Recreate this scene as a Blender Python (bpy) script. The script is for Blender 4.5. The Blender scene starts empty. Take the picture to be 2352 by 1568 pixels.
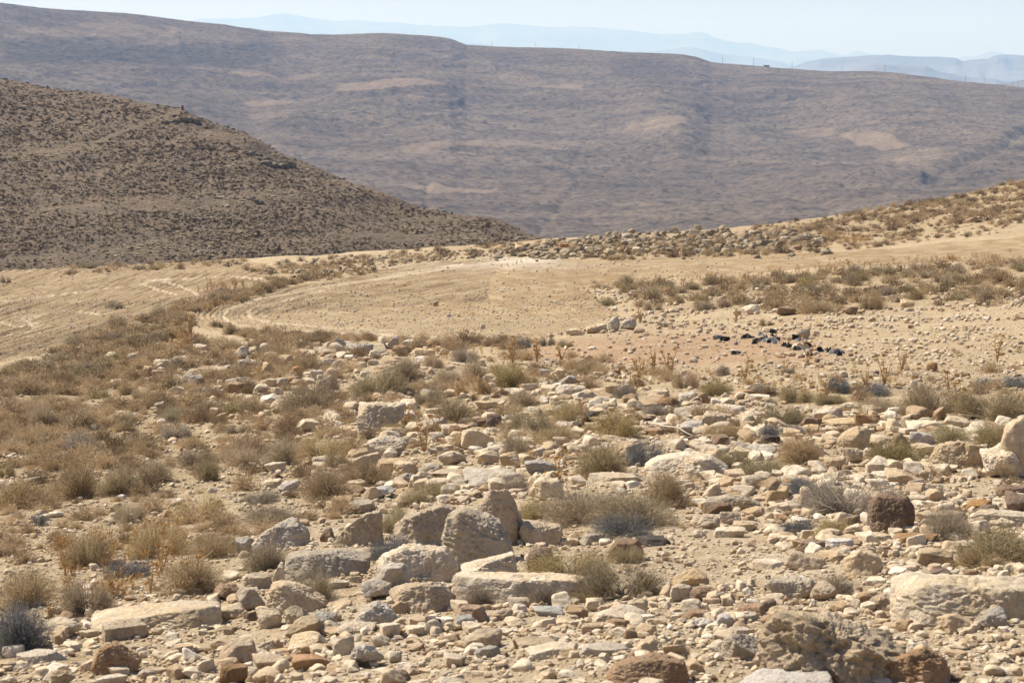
import bpy, bmesh, math, random
import numpy as np
from math import radians, sin, cos, tan, atan, pi
RNG = np.random.default_rng(7)
random.seed(7)
scene = bpy.context.scene
COL = scene.collection

# ------------------------------------------------------------------ lens: image positions are read in a 2352 x 1568 frame
FPX, CX, CY, HORIZON = 4717.0, 1176.0, 784.0, 150.0
PITCH = atan((CY - HORIZON) / FPX)
CP, SP = cos(PITCH), sin(PITCH)

def ray(px, py):
    u = (np.asarray(px, float) - CX) / FPX
    v = (CY - np.asarray(py, float)) / FPX
    dx, dy, dz = u, CP + v * SP, v * CP - SP
    return np.arctan2(dx, dy), dz / np.hypot(dx, dy)          # azimuth, slope

def project(x, y, z):
    d = y * CP - z * SP
    d = np.where(d > 1e-3, d, 1e-3)
    return CX + FPX * x / d, CY - FPX * (y * SP + z * CP) / d

def slope_at(az, row):
    v = (CY - np.asarray(row, float)) / FPX
    h = CP + v * SP
    return (v * CP - SP) / np.hypot(np.tan(az) * h, h)

def col_of(az):
    return CX + FPX * np.tan(np.clip(az, -1.2, 1.2)) * 0.997

# ------------------------------------------------------------------ noise
_P = np.random.default_rng(3).permutation(256)
_P = np.concatenate([_P, _P, _P])
_G3 = np.random.default_rng(4).normal(size=(256, 3)); _G3 /= np.linalg.norm(_G3, axis=1)[:, None]
_GA = np.random.default_rng(5).uniform(0, 2 * pi, 256); _G2 = np.stack([np.cos(_GA), np.sin(_GA)], 1)

def noise2(x, y):
    xi, yi = np.floor(x).astype(int), np.floor(y).astype(int)
    fx, fy = x - xi, y - yi
    u, v = fx * fx * fx * (fx * (fx * 6 - 15) + 10), fy * fy * fy * (fy * (fy * 6 - 15) + 10)
    def g(i, j, a, b):
        k = _G2[_P[_P[(xi + i) & 255] + ((yi + j) & 255)]]
        return k[..., 0] * a + k[..., 1] * b
    n0 = g(0, 0, fx, fy) * (1 - u) + g(1, 0, fx - 1, fy) * u
    n1 = g(0, 1, fx, fy - 1) * (1 - u) + g(1, 1, fx - 1, fy - 1) * u
    return 1.5 * (n0 * (1 - v) + n1 * v)

def fbm2(x, y, o=4, gain=0.5):
    t, a, f = 0, 1.0, 1.0
    for i in range(o):
        t = t + a * noise2(x * f + 17.3 * i, y * f - 9.1 * i); a *= gain; f *= 2.03
    return t

def noise3(p):
    i = np.floor(p).astype(int); f = p - i
    w = f * f * f * (f * (f * 6 - 15) + 10)
    r = 0
    for a in (0, 1):
        for b in (0, 1):
            for c in (0, 1):
                g = _G3[_P[_P[_P[(i[:, 0] + a) & 255] + ((i[:, 1] + b) & 255)] + ((i[:, 2] + c) & 255)]]
                d = g[:, 0] * (f[:, 0] - a) + g[:, 1] * (f[:, 1] - b) + g[:, 2] * (f[:, 2] - c)
                r = r + d * (w[:, 0] if a else 1 - w[:, 0]) * (w[:, 1] if b else 1 - w[:, 1]) * (w[:, 2] if c else 1 - w[:, 2])
    return 1.5 * r

def fbm3(p, o=3, gain=0.5):
    t, a, f = 0, 1.0, 1.0
    for k in range(o):
        t = t + a * noise3(p * f + 11.7 * k); a *= gain; f *= 2.1
    return t

def smooth(a, e0, e1):
    t = np.clip((a - e0) / (e1 - e0), 0, 1)
    return t * t * (3 - 2 * t)

def in_poly(px, py, poly):
    inside = np.zeros(np.shape(px), bool)
    n = len(poly)
    for k in range(n):
        (x0, y0), (x1, y1) = poly[k], poly[(k + 1) % n]
        if y0 == y1:
            continue
        c = ((y0 > py) != (y1 > py)) & (px < (x1 - x0) * (py - y0) / (y1 - y0) + x0)
        inside ^= c
    return inside

def line_dist(px, py, pts):
    best = np.full(np.shape(px), 1e9)
    for (x0, y0), (x1, y1) in zip(pts[:-1], pts[1:]):
        dx, dy = x1 - x0, y1 - y0
        t = np.clip(((px - x0) * dx + (py - y0) * dy) / (dx * dx + dy * dy + 1e-9), 0, 1)
        best = np.minimum(best, np.hypot(px - x0 - t * dx, py - y0 - t * dy))
    return best

def gauss(a, s, axis):
    k = int(3 * s); w = np.exp(-0.5 * (np.arange(-k, k + 1) / s) ** 2); w /= w.sum()
    pad = [(0, 0)] * a.ndim; pad[axis] = (k, k)
    b = np.pad(a, pad, mode='edge')
    return np.apply_along_axis(lambda m: np.convolve(m, w, 'valid'), axis, b)

# ------------------------------------------------------------------ meshes
def make_mesh(name, V, F, smooth_=True, attrs=None):
    V = np.asarray(V, np.float32); F = np.asarray(F, np.int32)
    me = bpy.data.meshes.new(name)
    k = F.shape[1]
    me.vertices.add(len(V)); me.vertices.foreach_set('co', V.ravel())
    me.loops.add(F.size); me.loops.foreach_set('vertex_index', F.ravel())
    me.polygons.add(len(F)); me.polygons.foreach_set('loop_start', np.arange(0, F.size, k, dtype=np.int32))
    me.update(calc_edges=True)
    me.polygons.foreach_set('use_smooth', np.full(len(F), smooth_, bool))
    for an, av in (attrs or {}).items():
        a = me.attributes.new(an, 'FLOAT', 'POINT'); a.data.foreach_set('value', np.asarray(av, np.float32).ravel())
    return me

def link(name, me, mat, parent=None, loc=(0, 0, 0)):
    o = bpy.data.objects.new(name, me); COL.objects.link(o); o.location = loc
    if mat and me is not None and len(me.materials) == 0: me.materials.append(mat)
    if parent: o.parent = parent
    return o

def tag(o, label=None, cat=None, group=None, kind=None):
    for k, v in (('label', label), ('category', cat), ('group', group), ('kind', kind)):
        if v: o[k] = v
    return o

_ICO = {}
def ico(sub):
    if sub not in _ICO:
        bm = bmesh.new(); bmesh.ops.create_icosphere(bm, subdivisions=sub, radius=1.0)
        bm.verts.ensure_lookup_table()
        _ICO[sub] = (np.array([v.co[:] for v in bm.verts]), np.array([[v.index for v in f.verts] for f in bm.faces]))
        bm.free()
    return _ICO[sub]

def join(parts):
    V, F, n = [], [], 0
    for v, f in parts:
        V.append(np.asarray(v, float)); F.append(np.asarray(f) + n); n += len(v)
    return np.concatenate(V), np.concatenate(F)

def tube(pts, rad, sides=6, cap=True):
    pts = np.asarray(pts, float); n = len(pts)
    rad = np.broadcast_to(np.asarray(rad, float), (n,))
    V = []
    for i in range(n):
        t = pts[min(i + 1, n - 1)] - pts[max(i - 1, 0)]; t = t / (np.linalg.norm(t) + 1e-9)
        a = np.cross(t, (0.13, 0.21, 1.0) if abs(t[2]) < 0.9 else (1.0, 0.1, 0)); a /= np.linalg.norm(a); b = np.cross(t, a)
        for k in range(sides):
            q = 2 * pi * k / sides
            V.append(pts[i] + rad[i] * (cos(q) * a + sin(q) * b))
    F = []
    for i in range(n - 1):
        for k in range(sides):
            a, b = i * sides + k, i * sides + (k + 1) % sides
            F += [(a, b, b + sides), (a, b + sides, a + sides)]
    if cap:
        for i0, fl in ((0, 1), ((n - 1) * sides, 0)):
            for k in range(1, sides - 1):
                F.append((i0, i0 + k + 1, i0 + k) if fl else (i0, i0 + k, i0 + k + 1))
    return np.array(V), np.array(F)

def box(x0, y0, z0, x1, y1, z1):
    V = np.array([(x, y, z) for z in (z0, z1) for y in (y0, y1) for x in (x0, x1)], float)
    F = [(0, 2, 3), (0, 3, 1), (4, 5, 7), (4, 7, 6), (0, 1, 5), (0, 5, 4), (2, 6, 7), (2, 7, 3), (0, 4, 6), (0, 6, 2), (1, 3, 7), (1, 7, 5)]
    return V, np.array(F)

def grid_faces(nr, nc, wrap=False):
    i = np.arange(nr - 1)[:, None]; j = np.arange(nc if wrap else nc - 1)[None, :]
    j2 = (j + 1) % nc
    return np.stack([i * nc + j, i * nc + j2, (i + 1) * nc + j2, (i + 1) * nc + j], -1).reshape(-1, 4)

class Polar:                                                   # a height sheet sampled by azimuth and distance
    def __init__(s, az, r, Z):
        s.az, s.r, s.Z, s.lr = az, r, Z, np.log(r)
    def z(s, az, r):
        i = np.clip(np.searchsorted(s.lr, np.log(r)) - 1, 0, len(s.r) - 2)
        j = np.clip(np.searchsorted(s.az, az) - 1, 0, len(s.az) - 2)
        a = np.clip((np.log(r) - s.lr[i]) / (s.lr[i + 1] - s.lr[i]), 0, 1); b = np.clip((az - s.az[j]) / (s.az[j + 1] - s.az[j]), 0, 1)
        Z = s.Z
        return (Z[i, j] * (1 - a) + Z[i + 1, j] * a) * (1 - b) + (Z[i, j + 1] * (1 - a) + Z[i + 1, j + 1] * a) * b
    def zxy(s, x, y):
        return s.z(np.arctan2(x, y), np.hypot(x, y))
    def hit(s, px, py, rmin=4.0):                              # where the line of sight through an image position meets the sheet
        az, sl = ray(px, py)
        az = np.atleast_1d(az); sl = np.atleast_1d(sl)
        j = np.clip(np.searchsorted(s.az, az) - 1, 0, len(s.az) - 2)
        b = np.clip((az - s.az[j]) / (s.az[j + 1] - s.az[j]), 0, 1)
        out = np.full(len(az), np.nan)
        for c in range(0, len(az), 4000):
            q = slice(c, c + 4000)
            col = s.Z[:, j[q]] * (1 - b[q]) + s.Z[:, j[q] + 1] * b[q]
            g = col / s.r[:, None] - sl[q][None, :]
            g[s.r < rmin] = -1
            k = np.argmax(g >= 0, axis=0)
            ok = (g.max(axis=0) >= 0) & (k > 0)
            kk = np.maximum(k, 1); n = np.arange(len(k))
            g0, g1 = g[kk - 1, n], g[kk, n]
            t = np.clip(-g0 / (g1 - g0 + 1e-12), 0, 1)
            rr = s.r[kk - 1] * (1 - t) + s.r[kk] * t
            rr[~ok] = np.nan
            out[q] = rr
        return out * np.sin(az), out * np.cos(az), out

# ------------------------------------------------------------------ node helpers
class Mat:
    def __init__(s, name):
        s.m = bpy.data.materials.new(name); s.m.use_nodes = True
        s.t = s.m.node_tree; s.t.nodes.clear()
        s.out = s.t.nodes.new('ShaderNodeOutputMaterial')
    def n(s, typ, **kw):
        k = s.t.nodes.new(typ)
        for a, v in kw.items():
            if a.startswith('i_'):
                a = a[2:]
                key = int(a) if a.isdigit() else a.replace('_', ' ')
                s.put(k.inputs[key], v)
            else: setattr(k, a, v)
        return k
    def put(s, sock, v):
        if isinstance(v, bpy.types.NodeSocket): s.t.links.new(v, sock)
        elif isinstance(v, tuple) and len(v) == 3 and sock.type == 'RGBA': sock.default_value = (*v, 1)
        else: sock.default_value = v
    def noise(s, vec, scale, detail=4, rough=0.55, dist=0.0):
        return s.n('ShaderNodeTexNoise', i_Vector=vec, i_Scale=scale, i_Detail=detail, i_Roughness=rough, i_Distortion=dist).outputs['Fac']
    def voro(s, vec, scale, feature='F1', out='Distance'):
        return s.n('ShaderNodeTexVoronoi', feature=feature, i_Vector=vec, i_Scale=scale).outputs[out]
    def ramp(s, fac, *stops):
        k = s.n('ShaderNodeValToRGB', i_Fac=fac); e = k.color_ramp.elements
        while len(e) < len(stops): e.new(0.5)
        for el, (p, c) in zip(e, stops):
            el.position = p; el.color = (*c, 1) if isinstance(c, tuple) else (c, c, c, 1)
        return k.outputs['Color']
    def mix(s, fac, a, b, mode='MIX'):
        k = s.n('ShaderNodeMix', data_type='RGBA', blend_type=mode)
        s.put(k.inputs[0], fac); s.put(k.inputs[6], a); s.put(k.inputs[7], b)
        return k.outputs[2]
    def math(s, op, a, b=0.0, c=0.0, clamp=False):
        k = s.n('ShaderNodeMath', operation=op, use_clamp=clamp)
        for i, v in enumerate((a, b, c)): s.put(k.inputs[i], v)
        return k.outputs[0]
    def attr(s, name):
        return s.n('ShaderNodeAttribute', attribute_name=name).outputs['Fac']
    def coord(s, which='Object', scale=None):
        o = s.n('ShaderNodeTexCoord').outputs[which]
        if scale: o = s.n('ShaderNodeMapping', i_Vector=o, i_Scale=scale).outputs[0]
        return o
    def bump(s, h, strength, dist, normal=None):
        k = s.n('ShaderNodeBump', i_Strength=strength, i_Distance=dist, i_Height=h)
        if normal: s.put(k.inputs['Normal'], normal)
        return k.outputs[0]
    def bsdf(s, color, rough=0.9, normal=None, spec=0.2):
        k = s.n('ShaderNodeBsdfPrincipled', i_Base_Color=color, i_Roughness=rough)
        k.inputs['Specular IOR Level'].default_value = spec
        if normal: s.put(k.inputs['Normal'], normal)
        s.t.links.new(k.outputs[0], s.out.inputs['Surface'])
        return s.m
# ================================================================== the lie of the land
# image rows at which the near slope is seen, per column of the frame and distance in metres
R_T = np.array([5, 7, 10, 14, 20, 27, 36, 48, 65, 90, 120, 150, 180, 240, 300.])
COLS = np.array([-700, 0, 588, 1176, 1764, 2352, 3000.])
ROWS = np.array([
    [1870, 1720, 1540, 1390, 1235, 1120, 1020, 935, 868, 790, 715, 665, 630, 600, 590],
    [1850, 1700, 1520, 1360, 1200, 1085, 985, 905, 840, 760, 690, 640, 605, 590, 585],
    [1780, 1620, 1440, 1290, 1145, 1035, 945, 870, 800, 725, 660, 615, 583, 560, 550],
    [1720, 1560, 1380, 1230, 1085, 975, 890, 825, 765, 695, 628, 580, 550, 520, 510],
    [1720, 1550, 1365, 1205, 1060, 955, 870, 805, 745, 672, 610, 562, 525, 490, 480],
    [1750, 1560, 1370, 1205, 1055, 945, 855, 785, 720, 640, 570, 508, 452, 376, 350],
    [1780, 1560, 1370, 1205, 1050, 935, 840, 765, 690, 605, 520, 442, 376, 280, 235]], float)
CREST_C = np.array([-700, 0, 588, 900, 1176, 1500, 1764, 2000, 2352, 3000.])
CREST_R = np.array([160, 165, 168, 172, 176, 180, 186, 206, 240, 300.])

def ground_base(az, r):
    c = np.clip(col_of(az), -700, 3000)
    lr = np.log(np.clip(r, 5, 300))
    rows = np.stack([np.interp(lr, np.log(R_T), ROWS[k]) for k in range(len(COLS))])
    j = np.clip(np.searchsorted(COLS, c) - 1, 0, len(COLS) - 2)
    b = (c - COLS[j]) / (COLS[j + 1] - COLS[j])
    idx = np.arange(rows[0].size).reshape(r.shape)
    flat = rows.reshape(len(COLS), -1)
    row = flat[j, idx] * (1 - b) + flat[j + 1, idx] * b
    azc = np.clip(az, -0.42, 0.42)
    z = slope_at(azc, row) * np.clip(r, 5, 300)
    z = np.where(r < 5, -1.62 + (z + 1.62) * np.clip(r, 0, 5) / 5, z)
    return z

def ground_z(az, r):
    rc = np.interp(np.clip(col_of(az), -700, 3000), CREST_C, CREST_R)
    z = ground_base(az, np.minimum(r, rc))
    over = np.maximum(r - rc, 0)
    return np.maximum(z - over * 0.05 - 0.2 * np.maximum(over - 8, 0) * smooth(over, 0, 40), -135.0)

az_fine = np.radians(np.arange(-19.5, 19.51, 0.036))
az_side = np.radians(np.concatenate([np.arange(-180, -30, 6.0), np.arange(-30, -19.6, 0.5)]))
AZ = np.concatenate([az_side, az_fine, -az_side[::-1][:-1]])
rr = [0.4, 1.0, 2.0, 3.0]
r_ = 3.6
while r_ < 300:
    rr.append(r_); r_ *= 1.0042 if r_ < 190 else 1.008
while r_ < 37500:
    rr.append(r_); r_ *= 1.12
RR = np.array(rr)
# smooth the table on a coarse grid, then sample it finely
az_c = np.radians(np.linspace(-40, 40, 321)); lr_c = np.linspace(np.log(0.4), np.log(330), 340)
A_, R_ = np.meshgrid(az_c, np.exp(lr_c))
G_ = gauss(gauss(ground_z(A_, R_), 3.0, 0), 14.0, 1)
COARSE = Polar(az_c, np.exp(lr_c), G_)
AG, RG = np.meshgrid(AZ, RR)
ZG = np.where(RG < 320, COARSE.z(np.clip(AG, az_c[0], az_c[-1]), np.clip(RG, 0.4, 325)), 0)
zfar = ground_z(np.clip(AG, az_c[0], az_c[-1]), RG)
wf = smooth(RG, 270, 325)
ZG = ZG * (1 - wf) + zfar * wf
XG, YG = RG * np.sin(AG), RG * np.cos(AG)
PXG, PYG = project(XG, YG, ZG)
near = smooth(300 - RG, 0, 60)
ahead = (np.abs(AG) < 0.6)

FIELD_LEFT = [(-700, 660), (0, 622), (250, 600), (480, 598), (610, 606), (650, 625), (590, 652), (440, 702), (250, 765), (120, 808), (0, 838), (-150, 870), (-700, 985)]
FIELD_MID = [(425, 740), (470, 705), (560, 680), (640, 660), (760, 645), (860, 622), (980, 604), (1130, 592), (1290, 596), (1450, 592), (1900, 580), (2150, 563), (2400, 540), (2900, 490), (2900, 545), (2400, 590), (2050, 612), (1700, 628), (1480, 642), (1340, 668), (1390, 702), (1420, 722), (1330, 757), (1230, 782), (1100, 787), (900, 782), (700, 777), (530, 764), (450, 752)]
RED_SOIL = [(1120, 805), (1300, 786), (1500, 772), (1700, 766), (1900, 785), (1990, 812), (1850, 835), (1600, 836), (1400, 832), (1250, 828)]
TERR_PX = [(1420, 660), (1520, 645), (1700, 636), (2050, 618), (2900, 560), (2900, 690), (2200, 705), (2040, 700), (1900, 722), (1640, 720), (1480, 716)]
HEAP_PX = [(1110, 592), (1240, 530), (1640, 495), (1880, 500), (1910, 578), (1640, 586), (1380, 596)]
STRIP_PX = [(620, 655), (770, 630), (640, 664), (470, 712), (430, 742), (440, 770), (330, 810), (60, 915), (-300, 980), (-300, 930), (60, 835), (170, 788), (450, 698), (560, 668)]
TRACKS_PX = [
    [(1180, 600), (1100, 607), (1000, 622), (860, 642), (700, 667), (580, 692), (522, 712), (510, 726), (535, 743), (620, 757), (800, 766), (1000, 772)],
    [(1060, 606), (960, 620), (830, 646), (720, 672), (620, 697), (568, 715), (572, 728), (620, 741), (760, 752), (900, 757)],
    [(0, 693), (110, 680), (230, 664), (322, 653), (345, 645), (390, 640)],
    [(322, 653), (360, 664), (402, 676)],
    [(372, 647), (410, 656), (440, 668), (452, 678)],
    [(0, 739), (32, 750), (72, 748), (60, 735), (100, 722)],
    [(50, 733), (88, 746), (70, 760), (0, 772)],
    [(180, 716), (230, 722), (262, 716)],
    [(420, 640), (520, 634), (600, 640)],
]
fm = np.zeros(ZG.shape); rm = np.zeros(ZG.shape); tm = np.zeros(ZG.shape); cr = np.zeros(ZG.shape)
vis = ahead & (RG > 20) & (RG < 300)
pv, qv = PXG[vis], PYG[vis]
f_ = (in_poly(pv, qv, FIELD_LEFT) | in_poly(pv, qv, FIELD_MID)).astype(float)
fm[vis] = f_
rm[vis] = in_poly(pv, qv, RED_SOIL)
cr[vis] = np.exp(-(((pv - 1200) / 85) ** 2 + ((qv - 598) / 8) ** 2) ** 1.5) + 0.5 * np.exp(-(((pv - 1150) / 200) ** 2 + ((qv - 612) / 9) ** 2))
def to_ground(pts):
    x, y, r = COARSE.hit([p[0] for p in pts], [p[1] for p in pts])
    return [(a, b) for a, b in zip(x, y) if a == a]
TRACKS = [to_ground(t) for t in TRACKS_PX]
xv, yv = XG[vis], YG[vis]
wob = 0.35 * noise2(xv / 3.0, yv / 3.0)
AX = 0.40                                                       # plough and wheel lines bunch up where they turn at the field's left end
def bent(pts): return [(a * AX, b) for a, b in pts]
ww = 1.2 * noise2(xv / 5.0, yv / 5.0)
t_ = np.zeros(len(xv))
for k, tr in enumerate(TRACKS_PX):
    d = line_dist(pv * AX, qv, bent(tr))
    t_ = np.maximum(t_, np.exp(-((d + 0.5 * ww) / (1.9 if k < 2 else 1.5)) ** 2))
tm[vis] = t_ * (0.55 + 0.7 * np.clip(0.5 + noise2(xv / 6, yv / 6), 0, 1))
side = in_poly(pv, qv, FIELD_LEFT)
LOOP = [(2900, 515), (2400, 565), (1900, 594), (1500, 606), (1180, 612)] + TRACKS_PX[0] + [(1200, 780)]
d1 = line_dist(pv * AX, qv, bent(LOOP)) + ww
d2 = line_dist(pv * AX, qv, bent([(-300, 890), (0, 832), (250, 760), (440, 700), (590, 652), (650, 625)])) + ww
fd = np.where(side, d2, d1)
per = np.where(side, 4.6, 5.2)
fur = np.sin(fd * 2 * pi / per) + 0.5 * np.sin(fd * 2 * pi / (per * 0.53) + 1.3) + 0.5 * np.sin(fd * 2 * pi / (per * 2.7))
famp = np.where(side, 0.05, 0.075) * (0.5 + 0.8 * np.clip(0.5 + fbm2(xv / 11, yv / 11, 2), 0, 1)) * (1 - 0.7 * smooth(qv, 700, 745) * (~side))
FZ = np.zeros(ZG.shape); FZ[vis] = f_ * fur * famp * (1 - 0.7 * np.clip(t_, 0, 1)) - 0.05 * t_ * f_
FZ[vis] += f_ * 0.03 * fbm2(xv / 0.9, yv / 0.9, 2)
SB = np.zeros(ZG.shape)                                         # paler and browner strips along the plough lines, coloured in so furrows show
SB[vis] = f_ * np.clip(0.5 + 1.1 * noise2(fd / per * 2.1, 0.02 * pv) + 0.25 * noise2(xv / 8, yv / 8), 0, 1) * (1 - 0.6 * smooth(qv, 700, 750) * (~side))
fm = gauss(gauss(fm, 1.0, 0), 2.0, 1)
rm = gauss(gauss(rm, 4.0, 0), 10.0, 1)
und = 0.16 * fbm2(XG / 6.5, YG / 6.5, 3) * smooth(RG, 9, 40) + 0.035 * fbm2(XG / 0.8, YG / 0.8, 3) * smooth(60 - RG, 0, 30) + 0.05 * fbm2(XG / 2.1, YG / 2.1, 2)
und *= (1 - 0.75 * fm) * near
# the heap of field stones along the brow stands on a low bank
bank = np.zeros(ZG.shape)
pb, qb = PXG[vis], PYG[vis]
bk = np.exp(-((pb - 1560) / 300) ** 4) * np.exp(-((qb - 556) / 16) ** 2)
bank[vis] = 0.25 * bk * (1 + 0.3 * noise2(xv / 2, yv / 2))
ZG = ZG + und + FZ * near + bank
GROUND = Polar(AZ, RR, ZG)
UP = np.zeros(ZG.shape)
UP[vis] = np.maximum.reduce([1.0 * in_poly(pb, qb, [(1770, 545), (1780, 495), (1980, 440), (2352, 340), (3000, 200), (3000, 470), (2400, 512), (2100, 535), (1900, 552)]), 0.55 * in_poly(pb, qb, [(1900, 552), (3000, 470), (3000, 520), (2352, 545), (1900, 572)]), 0.75 * in_poly(pb, qb, TERR_PX), 0.8 * in_poly(pb, qb, HEAP_PX), 0.8 * in_poly(pb, qb, [(560, 640), (760, 590), (1000, 572), (1240, 548), (1240, 580), (1000, 598), (780, 642)]), 0.7 * in_poly(pb, qb, STRIP_PX), 0.5 * in_poly(pb, qb, [(0, 900), (330, 800), (700, 790), (700, 900), (820, 1180), (560, 1240), (-400, 1340), (-400, 920)])])
UP = gauss(gauss(UP, 4.0, 0), 8.0, 1) * (1 - 0.9 * fm)
CHK = smooth(26 - RG, 0, 12) * (0.6 + 0.4 * np.clip(0.5 + fbm2(XG / 2.5, YG / 2.5, 2), 0, 1)) * smooth(PXG, 250, 900)
rocky = 0.5 + 0.5 * fbm2(XG / 5.0, YG / 5.0, 3)

def ground_material():
    m = Mat('stony_soil'); c = m.coord()
    fld, trk, red, cru = m.attr('field'), m.attr('track'), m.attr('red'), m.attr('crust')
    n1, n2, n3 = m.noise(c, 0.35, 5), m.noise(c, 2.6, 6, 0.6), m.noise(c, 22, 5, 0.65)
    col = m.ramp(n1, (0.28, (0.37, 0.25, 0.125)), (0.5, (0.465, 0.335, 0.178)), (0.72, (0.56, 0.425, 0.245)))
    col = m.mix(m.ramp(n2, (0.42, 0.0), (0.62, 0.55)), col, (0.58, 0.46, 0.30))
    col = m.mix(m.ramp(n2, (0.30, 0.6), (0.44, 0.0)), col, (0.36, 0.25, 0.13))
    col = m.mix(m.ramp(n3, (0.36, 0.5), (0.5, 0.0)), col, (0.33, 0.235, 0.13))
    grit = m.n('ShaderNodeSeparateColor', i_0=m.voro(c, 30.0, out='Color')).outputs[0]
    col = m.mix(m.ramp(grit, (0.55, 0.0), (0.9, 0.5)), col, (0.60, 0.49, 0.33))
    col = m.mix(m.ramp(grit, (0.1, 0.55), (0.4, 0.0)), col, (0.34, 0.245, 0.14))
    st = m.noise(m.coord('Object', (0.5, 0.5, 0.5)), 1.0, 8, 0.7)
    fcol = m.ramp(st, (0.3, (0.285, 0.195, 0.103)), (0.5, (0.38, 0.275, 0.15)), (0.68, (0.465, 0.35, 0.205)))
    fcol = m.mix(m.ramp(m.noise(c, 5.0, 6, 0.7), (0.5, 0.0), (0.72, 0.6)), fcol, (0.50, 0.40, 0.27))
    col = m.mix(m.math('MULTIPLY', m.attr('upland'), 0.75), col, m.ramp(n2, (0.3, (0.27, 0.19, 0.10)), (0.5, (0.36, 0.262, 0.145)), (0.7, (0.47, 0.36, 0.21))))
    col = m.mix(m.math('MULTIPLY', m.attr('chalk'), 0.7), col, m.ramp(n2, (0.3, (0.46, 0.33, 0.19)), (0.5, (0.60, 0.475, 0.315)), (0.7, (0.69, 0.57, 0.405))))
    fcol = m.mix(m.ramp(m.attr('furrow_strips'), (0.35, 0.0), (0.8, 0.8)), fcol, (0.30, 0.20, 0.105))
    col = m.mix(fld, col, fcol)
    col = m.mix(m.math('MULTIPLY', trk, 0.85), col, (0.60, 0.48, 0.32))
    col = m.mix(m.math('MULTIPLY', red, 0.9), col, m.ramp(n2, (0.3, (0.36, 0.22, 0.12)), (0.7, (0.50, 0.345, 0.205))))
    col = m.mix(m.math('MULTIPLY', cru, m.ramp(n2, (0.3, 0.3), (0.6, 1.0))), col, (0.60, 0.51, 0.39))
    b = m.bump(m.noise(c, 7.0, 8, 0.7), 1.0, 0.09)
    b = m.bump(m.voro(c, 30.0), 0.7, 0.02, b)
    b = m.bump(n3, 0.7, 0.03, b)
    return m.bsdf(col, 0.95, b, 0.1)

V = np.stack([XG, YG, ZG], -1).reshape(-1, 3)
F = grid_faces(len(RR), len(AZ), wrap=True)
M_GROUND = ground_material()
g = link('ground', make_mesh('ground', V, F, True, {'field': fm, 'track': tm * fm + 0.4 * tm * (1 - fm), 'red': rm, 'furrow_strips': SB, 'upland': UP, 'chalk': CHK, 'crust': np.clip(cr, 0, 1)}), M_GROUND)
tag(g, kind='structure')

# ------------------------------------------------------------------ hills: each a sheet with a brow seen against what lies behind
def hill_sheet(name, sil, rc, rb, row_b, az0, az1, daz, nr, power, relief, mat, back=1.5, attrs=None, drop=0.22):
    sil = np.array(sil, float)
    az = np.radians(np.arange(az0, az1 + 1e-6, daz)); c = col_of(az)
    row_s = np.interp(c, sil[:, 0], sil[:, 1])
    rcv = rc(c) if callable(rc) else np.full(len(c), float(rc)); rbv = rb(c) if callable(rb) else np.full(len(c), float(rb))
    rbrow = row_b(c) if callable(row_b) else np.full(len(c), float(row_b))
    t = np.concatenate([np.linspace(0, 1, nr), 1 + np.linspace(0.01, back, max(8, nr // 8))])[:, None]
    r = rbv + (rcv - rbv) * t
    tt = np.clip(t, 0, 1)
    row = rbrow + (row_s - rbrow) * (1 - (1 - tt) ** power)
    z = slope_at(az[None, :], row) * np.minimum(r, rcv) - drop * np.maximum(r - rcv, 0)
    A = np.broadcast_to(az[None, :], r.shape)
    x, y = r * np.sin(A), r * np.cos(A)
    fade = smooth(tt, 0, 0.06) * (1 - 0.8 * smooth(tt, 0.9, 1.0))
    z = z + relief(x, y, tt, row, c) * fade
    px, py = project(x, y, z)
    at = attrs(x, y, z, px, py, row) if attrs else {}
    o = link(name, make_mesh(name, np.stack([x, y, z], -1).reshape(-1, 3), grid_faces(*r.shape), True, at), mat)
    tag(o, kind='structure')
    return dict(az=az, r=r, z=z, x=x, y=y, px=px, py=py, obj=o)

def hit_sheet(S, px, py):                                      # the sheet's point seen at an image position (first along the line of sight)
    az, sl = ray(px, py)
    j = int(np.clip(np.searchsorted(S['az'], az), 1, len(S['az']) - 1))
    g = S['z'][:, j] / S['r'][:, j] - sl
    k = np.argmax(g >= 0)
    if g[k] < 0: k = int(np.argmax(g))
    r = S['r'][k, j]
    return r * sin(az), r * cos(az), S['z'][k, j], r

SIL_LEFT = [(-900, 60), (-300, 140), (0, 178), (100, 199), (240, 214), (340, 233), (420, 249), (470, 274), (560, 302), (640, 346), (700, 372), (760, 397), (830, 427), (900, 456), (980, 479), (1060, 491), (1120, 502), (1180, 522), (1250, 552), (1330, 600), (1400, 640)]
def rel_left(x, y, t, row, c):
    z = 1.6 * fbm2(x / 45, y / 45, 3) + 0.5 * fbm2(x / 9, y / 9, 3) + 0.18 * fbm2(x / 2.2, y / 2.2, 3)
    s = row + 3 * noise2(x / 20, y / 20)
    z = z + 0.5 * np.tanh(3 * np.sin(s * 2 * pi / 62)) * smooth(c, 100, 700)[None, :]
    return z * 0.8
def at_left(x, y, z, px, py, row):
    b = 0.5 + 0.5 * fbm2(x / 22, y / 22, 4)
    pl = np.zeros(px.shape)
    for pts in ([(0, 355), (120, 350), (230, 325), (330, 285), (420, 252)], [(60, 505), (110, 480), (230, 470)], [(240, 585), (300, 570), (470, 530), (560, 535)], [(740, 560), (800, 530), (900, 515)], [(920, 520), (1010, 530), (1120, 548)]):
        pl = np.maximum(pl, np.exp(-(line_dist(px, py + 5 * noise2(x / 8, y / 8), pts) / 9) ** 2))
    return {'scrub': b, 'path': pl}
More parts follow.
